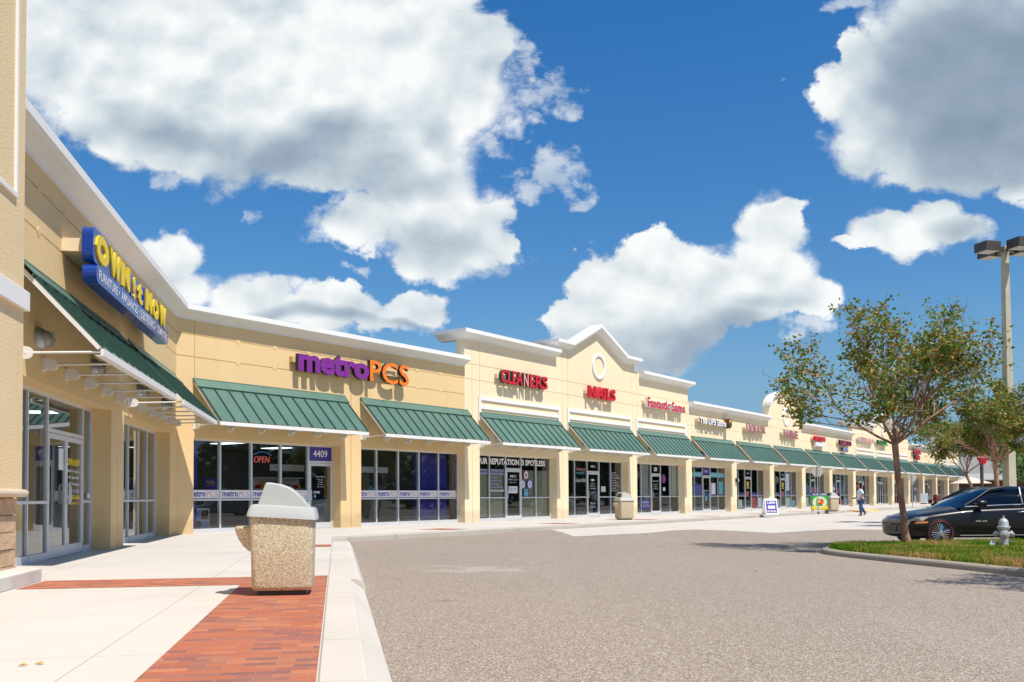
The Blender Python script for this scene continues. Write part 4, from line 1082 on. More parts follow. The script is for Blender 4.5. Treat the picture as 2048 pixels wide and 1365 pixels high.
m = MB(); m.sweep([((-12, 0, 3.62), (0, -1, 0), up), ((0.0, 0, 3.62), (1, -1, 0), up), ((0.0, 13, 3.62), (1, 0, 0), up)], [(-.1, -.125), (0.06, -.125), (.06, .115), (.05, .125), (-.1, .125)])
m.build('white_band', WHITE, tower)
m = MB(); m.box(-0.43, -0.37, -0.035, -0.001, 4.86, 10.5); m.box(-8, -0.43, -0.035, -0.001, 4.86, 4.92); m.build('panel_trim', WHITE, tower)
m = MB(); m.sweep([((-12, 0, 11.5), (0, -1, 0), up), ((0.0, 0, 11.5), (1, -1, 0), up), ((0.0, 13, 11.5), (1, 0, 0), up)], CP); m.build('cornice', WHITE, tower)
m = MB(L2R)
m = MB(); A = [(-9, -0.32), (-0.42, -0.32), (-0.17, -0.30), (-0.02, -0.12), (-0.02, 0.45), (-9, 0.45)]
m.slab(A, 0.0, 0.165)
m.build('plinth', simple('pale_plinth_concrete', (0.60, 0.56, 0.49), 0.85, var=0.1, sc=2, bump=0.15), tower, bevel=0.012)

# ============================================================ AWNINGS
AZT, AZB, APJ = 4.46, 3.23, 1.16
def make_awning(length, label, loc, rz, n_seam=12, n_strut=6, end_strut=True):
    t = thing('metal_awning', label, 'awning', loc, rz, 'green metal awnings over the storefronts')
    d = Vector((0, -APJ, AZB - AZT)); dl = d.length; dn = d / dl; nn = Vector((0, dn.z, -dn.y)); nn = nn if nn.z > 0 else -nn
    def S(x, u, h): return Vector((x, 0, AZT)) + dn * u + nn * h
    m = MB()
    def sb(mm, x0, x1, u0, u1, h0, h1):
        mm.add([S(x0, u0, h0), S(x1, u0, h0), S(x1, u1, h0), S(x0, u1, h0), S(x0, u0, h1), S(x1, u0, h1), S(x1, u1, h1), S(x0, u1, h1)],
               [(3, 2, 1, 0), (4, 5, 6, 7), (0, 1, 5, 4), (1, 2, 6, 5), (2, 3, 7, 6), (3, 0, 4, 7)])
    sb(m, 0.0, length, 0.02, dl - 0.01, 0.0, 0.012)
    m.build('roof_sheet', GREEN, t)
    m = MB()
    for i in range(n_seam + 1):
        x = 0.03 + (length - 0.06) * i / n_seam; sb(m, x - 0.014, x + 0.014, 0.30, dl + 0.012, 0.0125, 0.048)
    m.build('standing_seam', RIBM, t)
    m = MB(); sb(m, -0.05, length + 0.05, 0.0, 0.31, 0.05, 0.062); sb(m, -0.05, length + 0.05, 0.298, 0.31, 0.015, 0.05); m.box(-0.05, length + 0.05, -0.05, -0.002, AZT + 0.02, AZT + 0.07)
    m.build('ridge_cap', GREEN, t)
    m = MB(); m.box(0, length, -APJ - 0.03, -APJ + 0.02, AZB - 0.115, AZB - 0.012); m.box(0, length, -APJ + 0.02, -APJ + 0.09, AZB - 0.115, AZB - 0.105); m.build('fascia_bar', WHITE_PAINT, t)
    for x0, x1 in ((0.0, 0.045), (length - 0.045, length)):
        m = MB(); sb(m, x0, x1, 0.05, dl - 0.02, -0.062, -0.002); m.build('side_rail', WHITE_PAINT, t)
    for i in range(n_strut):
        x = 0.05 + (length - 0.1) * i / (n_strut - 1)
        m = MB(); zz = AZB - 0.085
        yb = -APJ + 0.09
        m.tube([(x, -0.16, zz), (x, -APJ + 0.03, AZB - 0.055)], 0.019, 6)
        pl = [(-0.06 * math.cos(q) - 0.14, 0.06 * math.sin(q)) for q in [PI / 2 * (-1 + k / 3) for k in range(7)]]
        poly = [(-0.02, -0.09), (-0.11, -0.09)] + [(-0.13 - 0.09 * math.cos(q), 0.09 * math.sin(q)) for q in [-PI / 2 + PI * k / 6 for k in range(7)]] + [(-0.11, 0.09), (-0.02, 0.09)]
        n = len(poly)
        vs = [(x - 0.022, y, zz + z) for y, z in poly] + [(x + 0.022, y, zz + z) for y, z in poly]
        m.add(vs, [list(range(n)), list(range(2 * n - 1, n - 1, -1))] + [(q, q + n, (q + 1) % n + n, (q + 1) % n) for q in range(n)])
        m.box(x - 0.075, x + 0.075, -0.022, -0.001, zz - 0.10, zz + 0.10)
        m.tube([(x - 0.028, -0.12, zz), (x + 0.028, -0.12, zz)], 0.02, 8)
        m.build('strut', WHITE_PAINT, t)
    return t
alabels = ['green metal awning above the 4409 storefront, right of the inner corner', 'green metal awning above the five lite window bay of the purple and orange sign shop', 'green metal awning under the red CLEANERS sign',
           'green metal awning under the red NAILS sign and gable', 'green metal awning under the red hair salon sign', 'green metal awning under the white and brown parcel store sign', 'green metal awning under the LIQUOR sign',
           'green metal awning under the WINE sign and arched parapet', 'green metal awning under the red sign with a white strip below', 'green metal awning under the dark pink TOBACCO sign', 'green metal awning under the VETERINARIAN sign',
           'green metal awning under the bright green sign', 'green metal awning directly right of the myrtle trunk, first after the green sign', 'green metal awning under the stacked two line red sign', 'green metal awning, third from the far end of the row',
           'green metal awning, second from the far end of the row', 'green metal awning at the very far end of the building']
aw0 = make_awning(6.10, alabels[0], RW(0.60, 0), TH_R)
for k in range(1, 17): dup(aw0, RW(0.60 + BAYW * k, 0), TH_R, alabels[k])
make_awning(6.45, 'green metal awning seen from below above the double glass doors', LW(-14.0, 0), TH_L)
make_awning(6.05, 'green metal awning in the inner corner of the left wing, seen from below', LW(-6.5, 0), TH_L)

# wall lamps
def wall_lamp(loc, rz, label):
    t = thing('wall_lamp', label, 'wall lamp', loc, rz, 'round bulkhead lamps under the awnings')
    m = MB(); m.lathe([(0.17, 0.0), (0.17, -0.06), (0.13, -0.12), (0.12, -0.12)], 20, axis='y'); m.build('lamp_housing', GALV, t, smooth=True)
    m = MB(); m.lathe([(0.118, -0.10), (0.115, -0.16), (0.08, -0.21), (0.02, -0.225)], 18, axis='y'); m.build('lamp_glass', FROST, t, smooth=True)
    m = MB(); m.box(-.012, .012, -.24, -.10, -.12, .12); m.box(-.12, .12, -.238, -.225, -.012, .012); m.build('lamp_guard', GALV, t)
    return t
l0 = wall_lamp(LW(-13.0, 0, 3.50), TH_L, 'round grey bulkhead lamp nearest the stone based tower')
for s_, lab in ((-9.6, 'round grey bulkhead lamp above the right door leaf of the double doors'), (-5.4, 'round grey bulkhead lamp above the left part of the narrow five lite window'), (-2.2, 'round grey bulkhead lamp nearest the inner corner of the plaza')):
    dup(l0, LW(s_, 0, 3.50), TH_L, lab)
for s_, lab in ((15.8, 'round grey bulkhead lamp under the CLEANERS awning'), (22.9, 'round grey bulkhead lamp under the NAILS awning'), (29.85, 'round grey bulkhead lamp under the hair salon awning'), (36.8, 'round grey bulkhead lamp under the parcel store awning')):
    dup(l0, RW(s_, 0, 3.50), TH_R, lab)
t = thing('security_light', 'small black box light on the column left of the liquor shop', 'wall lamp', RW(42.2, 0, 2.0), TH_R)
m = MB(); m.box(-.16, .16, -.16, -.001, -.12, .12); m.build('lamp_housing', BLACK, t, bevel=0.02); m = MB(); m.box(-.12, .12, -.162, -.161, -.09, .09); m.build('lamp_lens', FROST, t)

# ============================================================ SIGNS
def sign(label, s0, s1, z0, z1, rows, mats, F=RW, th=TH_R, off=0.30, race=True, depth=0.15, rmat=None, rz_=None):
    """rows: (text, x0, x1, z0, z1, face index, side index, bold, shear) relative to s0 and z0"""
    t = thing('shop_sign', label, 'sign', F(s0, 0, z0), th, 'shop signs on the facade')
    lines = {}
    for (txt, a, b, c, d, fi, si, bold, sh) in rows:
        m = lines.setdefault(round((c + d) * 1.6), MB()); put_text(m, txt, a, b, c, d, -off, depth, bold, sh, 1.0, fi, si)
    for m in lines.values(): m.build('lettering', mats, t, fix=False)
    if race:
        zc = (z1 - z0) * 0.5 if rz_ is None else rz_
        m = MB(); m.box(-0.12, s1 - s0 + 0.05, -off + depth + 0.001, -0.001, zc - 0.09, zc + 0.09); m.build('raceway', rmat or CREAM, t)
    return t
W = 5.40
t = sign('raised purple lower case and orange capital letters on the tan wall', 4.37, 9.8, 5.12, 5.75,
     [('metro', 0.0, 3.30, 0.0, 0.72, 0, 1, 0.045, 0), ('PCS', 3.34, 5.42, -0.02, 0.74, 2, 1, 0.012, 0)], [PURPLE, BLACK, ORANGE], rmat=TAN, rz_=0.38, depth=0.14)
sign('red CLEANERS letters with one faded pink N', 15.67, 19.3, 5.80, 6.38,
     [('CLEA', 0, 1.62, 0, 0.58, 0, 1, 0.03, 0), ('N', 1.68, 2.05, 0, 0.58, 2, 1, 0.03, 0), ('ERS', 2.15, 3.6, 0, 0.58, 0, 1, 0.03, 0)], [RED, BLACK, PALERED])
sign('red NAILS letters below the gable medallion', 23.0, 25.65, 5.78, 6.36, [('NAILS', 0, 2.62, 0, 0.58, 0, 1, 0.03, 0)], [RED, RED])
sign('red two word hair salon sign in curly style letters', 29.12, 33.9, 5.74, 6.30, [('Fantastic', 0, 2.75, 0.02, 0.56, 0, 1, 0.035, 0), ('Sams', 2.95, 4.75, 0, 0.54, 0, 1, 0.035, 0)], [RED, WHITEV])
t = sign('white parcel store letters ending in a brown shield', 35.93, 40.55, 5.28, 5.70, [('The UPS Store', 0, 4.0, 0.0, 0.40, 0, 1, 0.035, 0)], [WHITEV, BROWN], depth=0.06)
m = MB(); sh = [(4.15, .50), (4.40, .56), (4.66, .50), (4.66, .18), (4.58, .04), (4.40, -.06), (4.22, .04), (4.15, .18)]
m.prism(sh, -0.42, -0.12); m.build('shield_emblem', BROWN, t); m = MB(); m.prism([(4.2, .46), (4.40, .50), (4.61, .46), (4.58, .32), (4.2, .30)], -0.425, -0.4205); m.build('emblem_cap', KRAFT, t)
sign('dull red LIQUOR letters with grey edges', 43.45, 47.0, 5.12, 5.72, [('LIQUOR', 0, 3.5, 0, 0.6, 0, 1, 0.03, 0)], [DULLRED, GALV], depth=0.08)
sign('dull red WINE letters under the arched parapet', 50.6, 53.8, 5.14, 5.74, [('WINE', 0, 3.2, 0, 0.6, 0, 1, 0.03, 0)], [DULLRED, GALV], depth=0.08)
t = sign('short red sign with a white strip hung below it', 57.6, 60.5, 5.22, 5.62, [('OPTICIAN', 0.05, 2.85, 0.02, 0.40, 0, 0, 0.06, 0)], [RED])
m = MB(); m.box(0.3, 2.75, -0.33, -0.18, -0.38, -0.08); m.build('white_strip', WHITEV, t)
t = sign('dark pink TOBACCO letters with a small word below', 64.4, 67.9, 5.18, 5.62, [('TOBACCO', 0, 3.5, 0.0, 0.44, 0, 1, 0.04, 0), ('NEWS', 0.9, 2.4, -0.48, -0.22, 2, 1, 0.04, 0)], [flat('dusky_rose_acrylic', (0.33, 0.06, 0.12)), BLACK, LAV])
sign('thin pale red VETERINARIAN letters', 70.4, 75.4, 5.74, 6.16, [('VETERINARIAN', 0, 4.9, 0, 0.42, 0, 1, 0.01, 0)], [flat('light_red_acrylic', (0.70, 0.12, 0.08)), WHITEV])
sign('bright green sign partly behind the myrtle trunk', 76.7, 80.6, 5.74, 6.14, [('YO', 0, 1.1, 0, 0.42, 0, 1, 0.04, 0), ('!', 1.2, 1.4, 0, 0.42, 2, 1, 0.04, 0), ('LUX', 1.5, 3.8, 0, 0.42, 0, 1, 0.04, 0)], [GREENV, BLACK, RED])
sign('stacked two line bold red sign on the far low wall', 91.6, 95.3, 4.75, 5.85, [('PIZZA', 0.0, 3.5, 0.62, 1.1, 0, 1, 0.08, 0), ('PUB', 0.9, 3.0, 0.0, 0.48, 0, 1, 0.08, 0)], [RED, BLACK], rz_=0.86)
# furniture store sign on the left wing
t = thing('shop_sign', 'blue cabinet sign with fat yellow letters above a strip of small white words', 'sign', LW(-11.75, 0, 4.66), TH_L, 'shop signs on the facade')
m = MB(); OF = 0.55; zs_ = lambda z: (z - .34) * .80 + .35
words = [('O', 0.0, 0.98, .40, 1.02), ('W', 0.98, 1.98, .38, .98), ('N', 2.0, 2.75, .40, .96), ('!', 3.04, 3.26, .34, .90), ('t', 3.45, 4.0, .36, .88), ('N', 4.35, 5.05, .38, .94), ('O', 5.05, 5.85, .36, .92), ('W', 5.85, 6.8, .36, .96)]
for (c, a, b, z0, z1) in words: put_text(m, c, a + .04, b - .04, zs_(z0), zs_(z1), -OF, 0.03, 0.035 if c in '!t' else 0.075, 0, 1, 0, 0)
m.build('lettering', [YELLOW], t, fix=False)
m = MB()
rb = [(-.08, 1.05, .34, 1.08), (.98, 2.05, .32, 1.02), (2.0, 2.82, .34, 1.0), (2.98, 4.02, .30, .92), (4.28, 5.1, .32, .98), (5.0, 5.95, .30, .96), (5.85, 6.88, .30, 1.0)]
for i, (a, b, c, d) in enumerate(rb):
    r_ = 0.14; c, d = zs_(c), zs_(d)
    pts_ = []
    for (cx_, cz_, s_) in ((b - r_, d - r_, 0), (a + r_, d - r_, 1), (a + r_, c + r_, 2), (b - r_, c + r_, 3)):
        for q in range(5): an = PI / 2 * (s_ + q / 4); pts_.append((cx_ + r_ * math.cos(an), cz_ + r_ * math.sin(an)))
    m.prism(pts_, -OF + 0.031 + 0.002 * i, -0.34 - 0.002 * i)
m.build('cabinet', BLUE, t)
m = MB(); pts_ = []
a, b, c, d, r_ = -0.10, 6.85, 0.0, 0.30, 0.14
for (cx_, cz_, s_) in ((b - r_, d - r_, 0), (a + r_, d - r_, 1), (a + r_, c + r_, 2), (b - r_, c + r_, 3)):
    for q in range(5): an = PI / 2 * (s_ + q / 4); pts_.append((cx_ + r_ * math.cos(an), cz_ + r_ * math.sin(an)))
m.prism(pts_, -OF - 0.03, -0.35); m.build('lower_cabinet', BLUE, t)
for w_, a_, b_ in (('FURNITURE \u2022', 0.05, 1.62), ('APPLIANCES \u2022', 1.75, 3.42), ('ELECTRONICS \u2022', 3.55, 5.22), ('COMPUTERS', 5.35, 6.68)):
    m = MB(); put_text(m, w_, a_, b_, 0.07, 0.235, -OF - 0.036, 0.0, 0.02); m.build('strip_lettering', WHITEV, t, fix=False)
m = MB(); m.box(0.02, 6.75, -0.338, -0.001, 0.52, 0.74); m.build('raceway', CREAM, t)

# ============================================================ TRASH BINS
def rrect(w, d, r, n=4):
    out = []
    for cx_, cy_, q in ((w / 2 - r, d / 2 - r, 0), (-w / 2 + r, d / 2 - r, 1), (-w / 2 + r, -d / 2 + r, 2), (w / 2 - r, -d / 2 + r, 3)):
        for k in range(n + 1): a = PI / 2 * (q + k / n); out.append((cx_ + r * math.cos(a), cy_ + r * math.sin(a)))
    return out
def loft(rings, m, cap=True):
    n = len(rings[0][0]); vs = []; fs = []
    for ring, z in rings:
        for p in ring: vs.append((p[0], p[1], z if not callable(z) else z(p)))
    for i in range(len(rings) - 1):
        for k in range(n): fs.append((i * n + k, i * n + (k + 1) % n, (i + 1) * n + (k + 1) % n, (i + 1) * n + k))
    if cap: fs.append(list(range(n))); q = (len(rings) - 1) * n; fs.append(list(range(q, q + n)))
    m.add(vs, fs)
def make_bin(label, loc, rz, body, lid, scale=1.0, tilt=0.0):
    t = thing('trash_bin', label, 'trash bin', loc, rz, 'stone aggregate trash bins on the sidewalk', scale)
    m = MB(); loft([(rrect(.60, .56, .09), .055), (rrect(.625, .60, .075), .075), (rrect(.635, .61, .07), .10), (rrect(.665, .64, .06), .84), (rrect(.66, .635, .06), .85)], m)
    m.build('bin_body', body, t, smooth=True)
    m = MB(); loft([(rrect(.52, .50, .05), 0.0), (rrect(.52, .50, .05), .06)], m); m.build('bin_foot', BLACK, t)
    # ash bowl on the side
    m = MB(); n = 12; rows_ = []
    prof_ = [(.0, .445), (.05, .465), (.11, .52), (.16, .60), (.19, .68), (.195, .715), (.175, .735)]
    vs = []; fs = []
    for r_, z in prof_:
        for k in range(n + 1):
            a = PI / 2 + PI * k / n; vs.append((-.325 + r_ * math.cos(a) * 1.0, r_ * 1.15 * math.sin(a), z))
    for i in range(len(prof_) - 1):
        for k in range(n): fs.append((i * (n + 1) + k, i * (n + 1) + k + 1, (i + 1) * (n + 1) + k + 1, (i + 1) * (n + 1) + k))
    q = (len(prof_) - 1) * (n + 1); fs.append(list(range(q, q + n + 1)))
    m.add(vs, fs); m.build('ash_bowl', body, t, smooth=True)
    m = MB(); rk = .055
    loft([(rrect(.73, .70, .06), .825), (rrect(.715, .69, .06), .875), (rrect(.67, .645, .06), .945), (rrect(.60, .58, .06), .955)], m); tl = [m.build('lid_rim', lid, t, smooth=True)]
    m = MB(); pr = [(-.265, .948), (-.20, 1.175), (-.185, 1.195), (-.14, 1.197), (-.05, 1.188), (.04, 1.160), (.12, 1.112), (.19, 1.05), (.25, .985), (.285, .948)]
    vs = []; fs = []; n = len(pr); ys_ = [(-.275, .93), (-.255, .985), (-.22, 1.0), (.22, 1.0), (.255, .985), (.275, .93)]
    cx_, cz_ = 0.0, .948
    for y, s_ in ys_:
        for x, z in pr: vs.append((cx_ + (x - cx_) * (s_ * .5 + .5), y, cz_ + (z - cz_) * s_))
    for i in range(len(ys_) - 1):
        for k in range(n): fs.append((i * n + k, i * n + (k + 1) % n, (i + 1) * n + (k + 1) % n, (i + 1) * n + k))
    fs.append(list(range(n))); q = (len(ys_) - 1) * n; fs.append(list(range(q, q + n)))
    m.add(vs, fs); tl.append(m.build('lid_dome', lid, t, smooth=True))
    m = MB(); m.add([(-.262, -.17, .985), (-.262, .17, .985), (-.212, .17, 1.14), (-.212, -.17, 1.14)], [(0, 1, 2, 3)]); tl.append(m.build('lid_flap', BLACK, t, fix=False))
    for o_ in tl:
        o_.rotation_euler = (0, rad(tilt), 0); o_.location = Vector((0, 0, .86)) - Matrix.Rotation(rad(tilt), 3, 'Y') @ Vector((0, 0, .86))
    return t
b0 = make_bin('stone aggregate trash bin with grey domed lid in the foreground', (-2.50, 10.58, 0.004), rad(9), AGG, PLASTIC, 1.0, 3.6)
b1 = make_bin('tan trash bin in front of the NAILS shop window', (4.86, 41.9, 0.0), TH_R - 0.6, AGG2, PLASTIC2, 1.0)
dup(b1, (19.95, 60.3, 0), TH_R - 0.6, 'tan trash bin beside the bright fruit poster stand')
dup(b1, (46.6, 99.5, 0), TH_R - 0.6, 'small far trash bin past the end of the building')

# ============================================================ SIDEWALK BOARDS AND POSTS
t = thing('sandwich_board', 'white sandwich board with blue panel and white letters at the kerb edge', 'sandwich board', (13.58, 50.9, 0), rad(8), None)
def leanp(m, y0, y1, x0, x1, z0, z1, th=0.02, k=0.32):
    f = lambda z, s: s * (0.30 - k * z * 0.75)
    m.add([(x0, f(z0, -1) + y0, z0), (x1, f(z0, -1) + y0, z0), (x1, f(z1, -1) + y0, z1), (x0, f(z1, -1) + y0, z1), (x0, f(z0, -1) + y1, z0), (x1, f(z0, -1) + y1, z0), (x1, f(z1, -1) + y1, z1), (x0, f(z1, -1) + y1, z1)], [(0, 1, 2, 3), (7, 6, 5, 4), (0, 4, 5, 1), (1, 5, 6, 2), (2, 6, 7, 3), (3, 7, 4, 0)])
m = MB(); leanp(m, 0, .025, -.34, .34, 0.02, .86); m.build('front_board', WHITEV, t)
m = MB(Matrix.Rotation(PI, 4, 'Z')); leanp(m, 0, .025, -.34, .34, 0.02, .86); m.build('rear_board', WHITEV, t)
m = MB(); leanp(m, -.004, -.001, -.28, .28, .10, .74); m.build('blue_panel', NAVY, t)
m = MB(); a_ = math.atan(0.24)
m.M = Matrix.Translation((0, -0.012, 0)) @ Matrix.Translation((0, -0.30, 0)) @ Matrix.Rotation(-a_, 4, 'X')
put_text(m, 'USPS', -.22, .22, .58, .72, 0, 0, 0.04)
m.quad((-.2, 0.001, .33), (.2, 0.001, .33), (.2, 0.001, .50), (-.2, 0.001, .50))
put_text(m, 'RETAILER', -.24, .24, .14, .26, 0, 0, 0.03)
m.build('board_lettering', WHITEV, t, fix=False)
t = thing('poster_stand', 'green and yellow poster stand with a round white fruit picture', 'poster stand', (18.75, 58.9, 0), rad(0))
m = MB(); m.box(-.52, .52, -.03, .03, .12, 1.16); m.build('poster_frame', BLACK, t)
m = MB(); m.quad((-.5, -.034, .14), (.5, -.034, .14), (.5, -.034, .36), (-.5, -.034, .36)); m.cur = 1; m.quad((-.5, -.034, .36), (.5, -.034, .36), (.5, -.034, .98), (-.5, -.034, .98)); m.cur = 2; m.quad((-.5, -.034, .98), (.5, -.034, .98), (.5, -.034, 1.14), (-.5, -.034, 1.14))
n = 20
for rr, c_, dy, ox, oz, sx_ in ((.36, 3, .038, 0, 0, 1.22), (.17, 4, .044, .03, .02, 1.25), (.085, 0, .046, -.05, .07, 1.3), (.07, 5, .047, .13, -.02, 1.1)):
    m.cur = c_; m.add([(ox + rr * math.cos(2 * PI * i / n) * sx_, -dy, .58 + oz + rr * math.sin(2 * PI * i / n)) for i in range(n)], [tuple(range(n))])
m.cur = 1; m.quad((-.24, -.041, .36), (.16, -.041, .34), (.20, -.041, .76), (-.20, -.041, .80))
put_text(m, 'PLAY HERE', -.42, .42, 1.01, 1.11, -.037, 0, .03, 0, 1, 3, 3)
m.build('poster_print', [YELLOW, GREENV, NAVY, simple('cream_print', (0.72, 0.70, 0.50)), RED, ORANGE], t, fix=False)
for sx in (-1, 1):
    m = MB(); m.tube([(sx * .42, -.28, .02), (sx * .40, 0, .13), (sx * .42, .28, .02)], .02, 6); m.build('leg', BLACK, t)
def back_sign(label, loc, rz, h, size):
    t = thing('road_sign', label, 'road sign', loc, rz, 'octagonal road signs seen from behind')
    m = MB(); m.box(-.03, .03, -.02, .02, 0, h); m.build('post', GALV, t)
    m = MB(); pl = [(size * math.cos(PI / 8 + PI / 4 * k), h - size * .95 + size * math.sin(PI / 8 + PI / 4 * k)) for k in range(8)]
    m.prism(pl, .022, .026); m.build('sign_plate', simple('dull_sign_back', (0.50, 0.46, 0.38), 0.5), t)
    m = MB(); m.prism([(x * .97, z * 1.0) for x, z in pl], .027, .028); m.build('sign_face', RED, t)
    return t
s1_ = back_sign('grey octagonal sign back on a thin post beside the fruit poster', (18.3, 57.8, -.0), rad(-12), 2.75, .34)
t2_ = dup(s1_, (33.0, 79.6, -.05), rad(-12), 'grey octagonal sign back right of the myrtle trunk')
# bench and red chair outside the far shop
t = thing('cafe_bench', 'dark red bench on the sidewalk under the stacked red sign', 'bench', RW(93.3, 1.2), TH_R)
m = MB(); m.box(-1.6, 1.6, -.22, .22, .42, .47); m.build('seat', simple('dark_red_wood', (0.13, 0.02, 0.02), 0.5), t)
for sx in (-1.4, 1.4): m = MB(); m.box(sx - .04, sx + .04, -.2, .2, 0, .42); m.build('leg', MATS['dark_red_wood'], t)
t = thing('display_drum', 'dark red rounded display drum beside the far bench', 'barrel', RW(94.6, 1.9), TH_R)
m = MB(); m.lathe([(.25, 0), (.34, .1), (.38, .5), (.34, .9), (.25, 1.0)], 18); m.build('drum_body', MATS['dark_red_wood'], t, smooth=True)
m = MB(); m.lathe([(.345, .2), (.375, .2), (.385, .26), (.355, .26)], 18, cap=False); m.build('drum_hoop', BLACK, t, smooth=True)
t = thing('display_cabinet', 'white upright cabinet beside the far dark red bench', 'cabinet', RW(90.8, 1.4), TH_R)
m = MB(); m.box(-.35, .35, -.3, .3, .1, 1.1); m.build('cabinet_body', WHITEV, t, bevel=.02); m = MB(); m.box(-.3, .3, -.28, .28, 0, .1); m.build('cabinet_plinth', BLACK, t); m = MB(); m.box(-.28, .28, -.305, -.301, .2, 1.0); m.build('cabinet_door', CYANV, t)

# ============================================================ TREES
def frame_of(d):
    a = d.orthogonal().normalized(); return a, d.cross(a)
def make_tree(name, label, loc, seed, fork=(0, 0, 2.3), crown_c=(0, 0, 4.0), crown_r=(2.5, 2.4, 1.8), limbs=7, leafn=24, leafsz=0.075, base_r=0.11, group=None, twig_mult=1.0, rz=0, scale=1.0, leafmat=None, bare=True, shape=1.0):
    t = thing(name, label, 'tree', loc, rz, group, scale)
    r = random.Random(seed)
    fork = Vector(fork); cc = Vector(crown_c); cr_ = Vector(crown_r)
    tk = MB(); tw = MB(); lf = MB()
    pts_ = [Vector((0.06, 0, -0.1)), Vector((0.02, 0, 0.08)), Vector((-0.01, 0.01, 0.3)), fork * 0.35 + Vector((0.02, 0, 0)), fork * 0.68 + Vector((0.0, 0.03, 0)), fork]
    tk.tube(pts_, [base_r * 1.9, base_r * 1.35, base_r * 1.02, base_r * .85, base_r * .80, base_r * .86], 10)
    tips = []
    def inside_(p):
        q = p - cc; return (q.x / cr_.x) ** 2 + (q.y / cr_.y) ** 2 + (q.z / cr_.z) ** 2
    def branch(p, d, ln, rr, lvl):
        n = 4; P_ = [p.copy()]; q = p.copy(); dd = d.copy()
        for i in range(n):
            dd = (dd + Vector((r.gauss(0, .10), r.gauss(0, .10), r.gauss(0.02, .09)))).normalized()
            q = q + dd * ln / n; P_.append(q.copy())
        rads_ = [rr * (1 - 0.42 * i / n) for i in range(n + 1)]
        (tk if lvl < 2 else tw).tube(P_, rads_, 7 if lvl < 2 else 4, cap=lvl > 1)
        if lvl >= 3:
            tips.append((P_[-1], dd)); tips.append((P_[2], dd)); return
        nb = {0: 4, 1: 4, 2: 4}[lvl]
        nb = max(2, int(nb * twig_mult + 0.5))
        for i in range(nb):
            f = 0.45 + 0.55 * (i + r.random() * .6) / nb
            k = min(n - 1, int(f * n)); fr_ = f * n - k; st = P_[k].lerp(P_[min(k + 1, n)], min(1, fr_))
            if i == nb - 1: st = P_[-1]
            a, b = frame_of(dd); an = r.uniform(0, 2 * PI); sp = r.uniform(.45, .95)
            nd = (dd * math.cos(sp) + (a * math.cos(an) + b * math.sin(an)) * math.sin(sp))
            out = (st - Vector((cc.x, cc.y, fork.z))); out.z *= 0.4
            nd = (nd + out.normalized() * 0.30 + Vector((0, 0, 0.10))).normalized()
            L_ = ln * r.uniform(.55, .80)
            e = st + nd * L_
            if inside_(e) > 1.05: 
                L_ *= 0.5
                if inside_(st + nd * L_) > 1.15: nd = (nd * .3 + (cc - st).normalized() * .4 + Vector((r.gauss(0, .4), r.gauss(0, .4), r.gauss(0, .3)))).normalized(); L_ *= .8
            branch(st, nd, L_, rr * .5 * r.uniform(.75, 1.0), lvl + 1)
    for i in range(limbs):
        an = 2 * PI * (i + r.uniform(-.2, .2)) / limbs
        tilt = r.uniform(.25, .6) if i % 2 else r.uniform(.75, 1.12)
        d = Vector((math.cos(an) * math.sin(tilt), math.sin(an) * math.sin(tilt), math.cos(tilt)))
        # length so that the limb ends at about 60 % of the crown radius
        L_ = min(1.0 * cr_.x * (0.62 if tilt > .7 else .55), 2.6) * r.uniform(.85, 1.1)
        branch(fork, d, L_, base_r * .50 * r.uniform(.7, 1.0), 0)
    lens = leafsz
    for p, d in tips:
        nn_ = int(leafn * r.uniform(.35, 1.5))
        ax = (d + Vector((r.gauss(0, .4), r.gauss(0, .4), r.gauss(0, .3)))).normalized()
        sprig = r.uniform(.22, .46) * shape
        if bare and r.random() < 0.10:
            tw.tube([p, p + ax * .35, p + ax * .35 + Vector((r.gauss(0, .08), r.gauss(0, .08), .25))], [.006, .005, .002], 3); nn_ = 3
        for k in range(nn_):
            q = p + ax * r.uniform(-.3, 1) * sprig + Vector((r.gauss(0, .07), r.gauss(0, .07), r.gauss(0, .055))) * shape
            dirv = Vector((r.gauss(0, 1), r.gauss(0, 1), r.gauss(-.35, .6))).normalized()
            sd = dirv.orthogonal().normalized(); sd.rotate(Matrix.Rotation(r.uniform(0, 2 * PI), 3, dirv))
            l_ = lens * r.uniform(.7, 1.35); w = l_ * .30; nv = dirv.cross(sd) * l_ * .10
            b = len(lf.v)
            lf.v += [q, q + dirv * l_ * .45 + sd * w + nv, q + dirv * l_, q + dirv * l_ * .45 - sd * w + nv]
            lf.f.append([b, b + 1, b + 2]); lf.f.append([b, b + 2, b + 3]); lf.mi += [0, 0]
    tk.build('trunk', BARK, t, smooth=True, fix=False)
    tw.build('twigs', BARKG, t, fix=False)
    lf.build('crown', leafmat or LEAF, t, fix=False)
    return t
make_tree('crape_myrtle', 'crape myrtle with reddish green crown standing at the tip of the grassy island', (9.40, 23.1, IZ - 0.02), 21, fork=(-.22, 0, 2.42), crown_c=(-.22, 0, 4.05), crown_r=(2.6, 2.3, 1.8), limbs=9, leafn=13, leafsz=.10, base_r=.088)
make_tree('crape_myrtle', 'crape myrtle with two part trunk behind the black sedan', (19.0, 37.6, -.33), 5, fork=(-.15, 0, 2.6), crown_c=(-.9, 0, 4.2), crown_r=(2.6, 2.3, 1.5), limbs=8, leafn=16, leafsz=.12)
make_tree('crape_myrtle', 'leaning thin crape myrtle trunk just left of the pole base', (20.1, 40.6, -.33), 11, fork=(-.9, .2, 2.2), crown_c=(-1.0, 0, 3.8), crown_r=(1.8, 1.8, 1.3), limbs=6, leafn=15, leafsz=.12, base_r=.07)
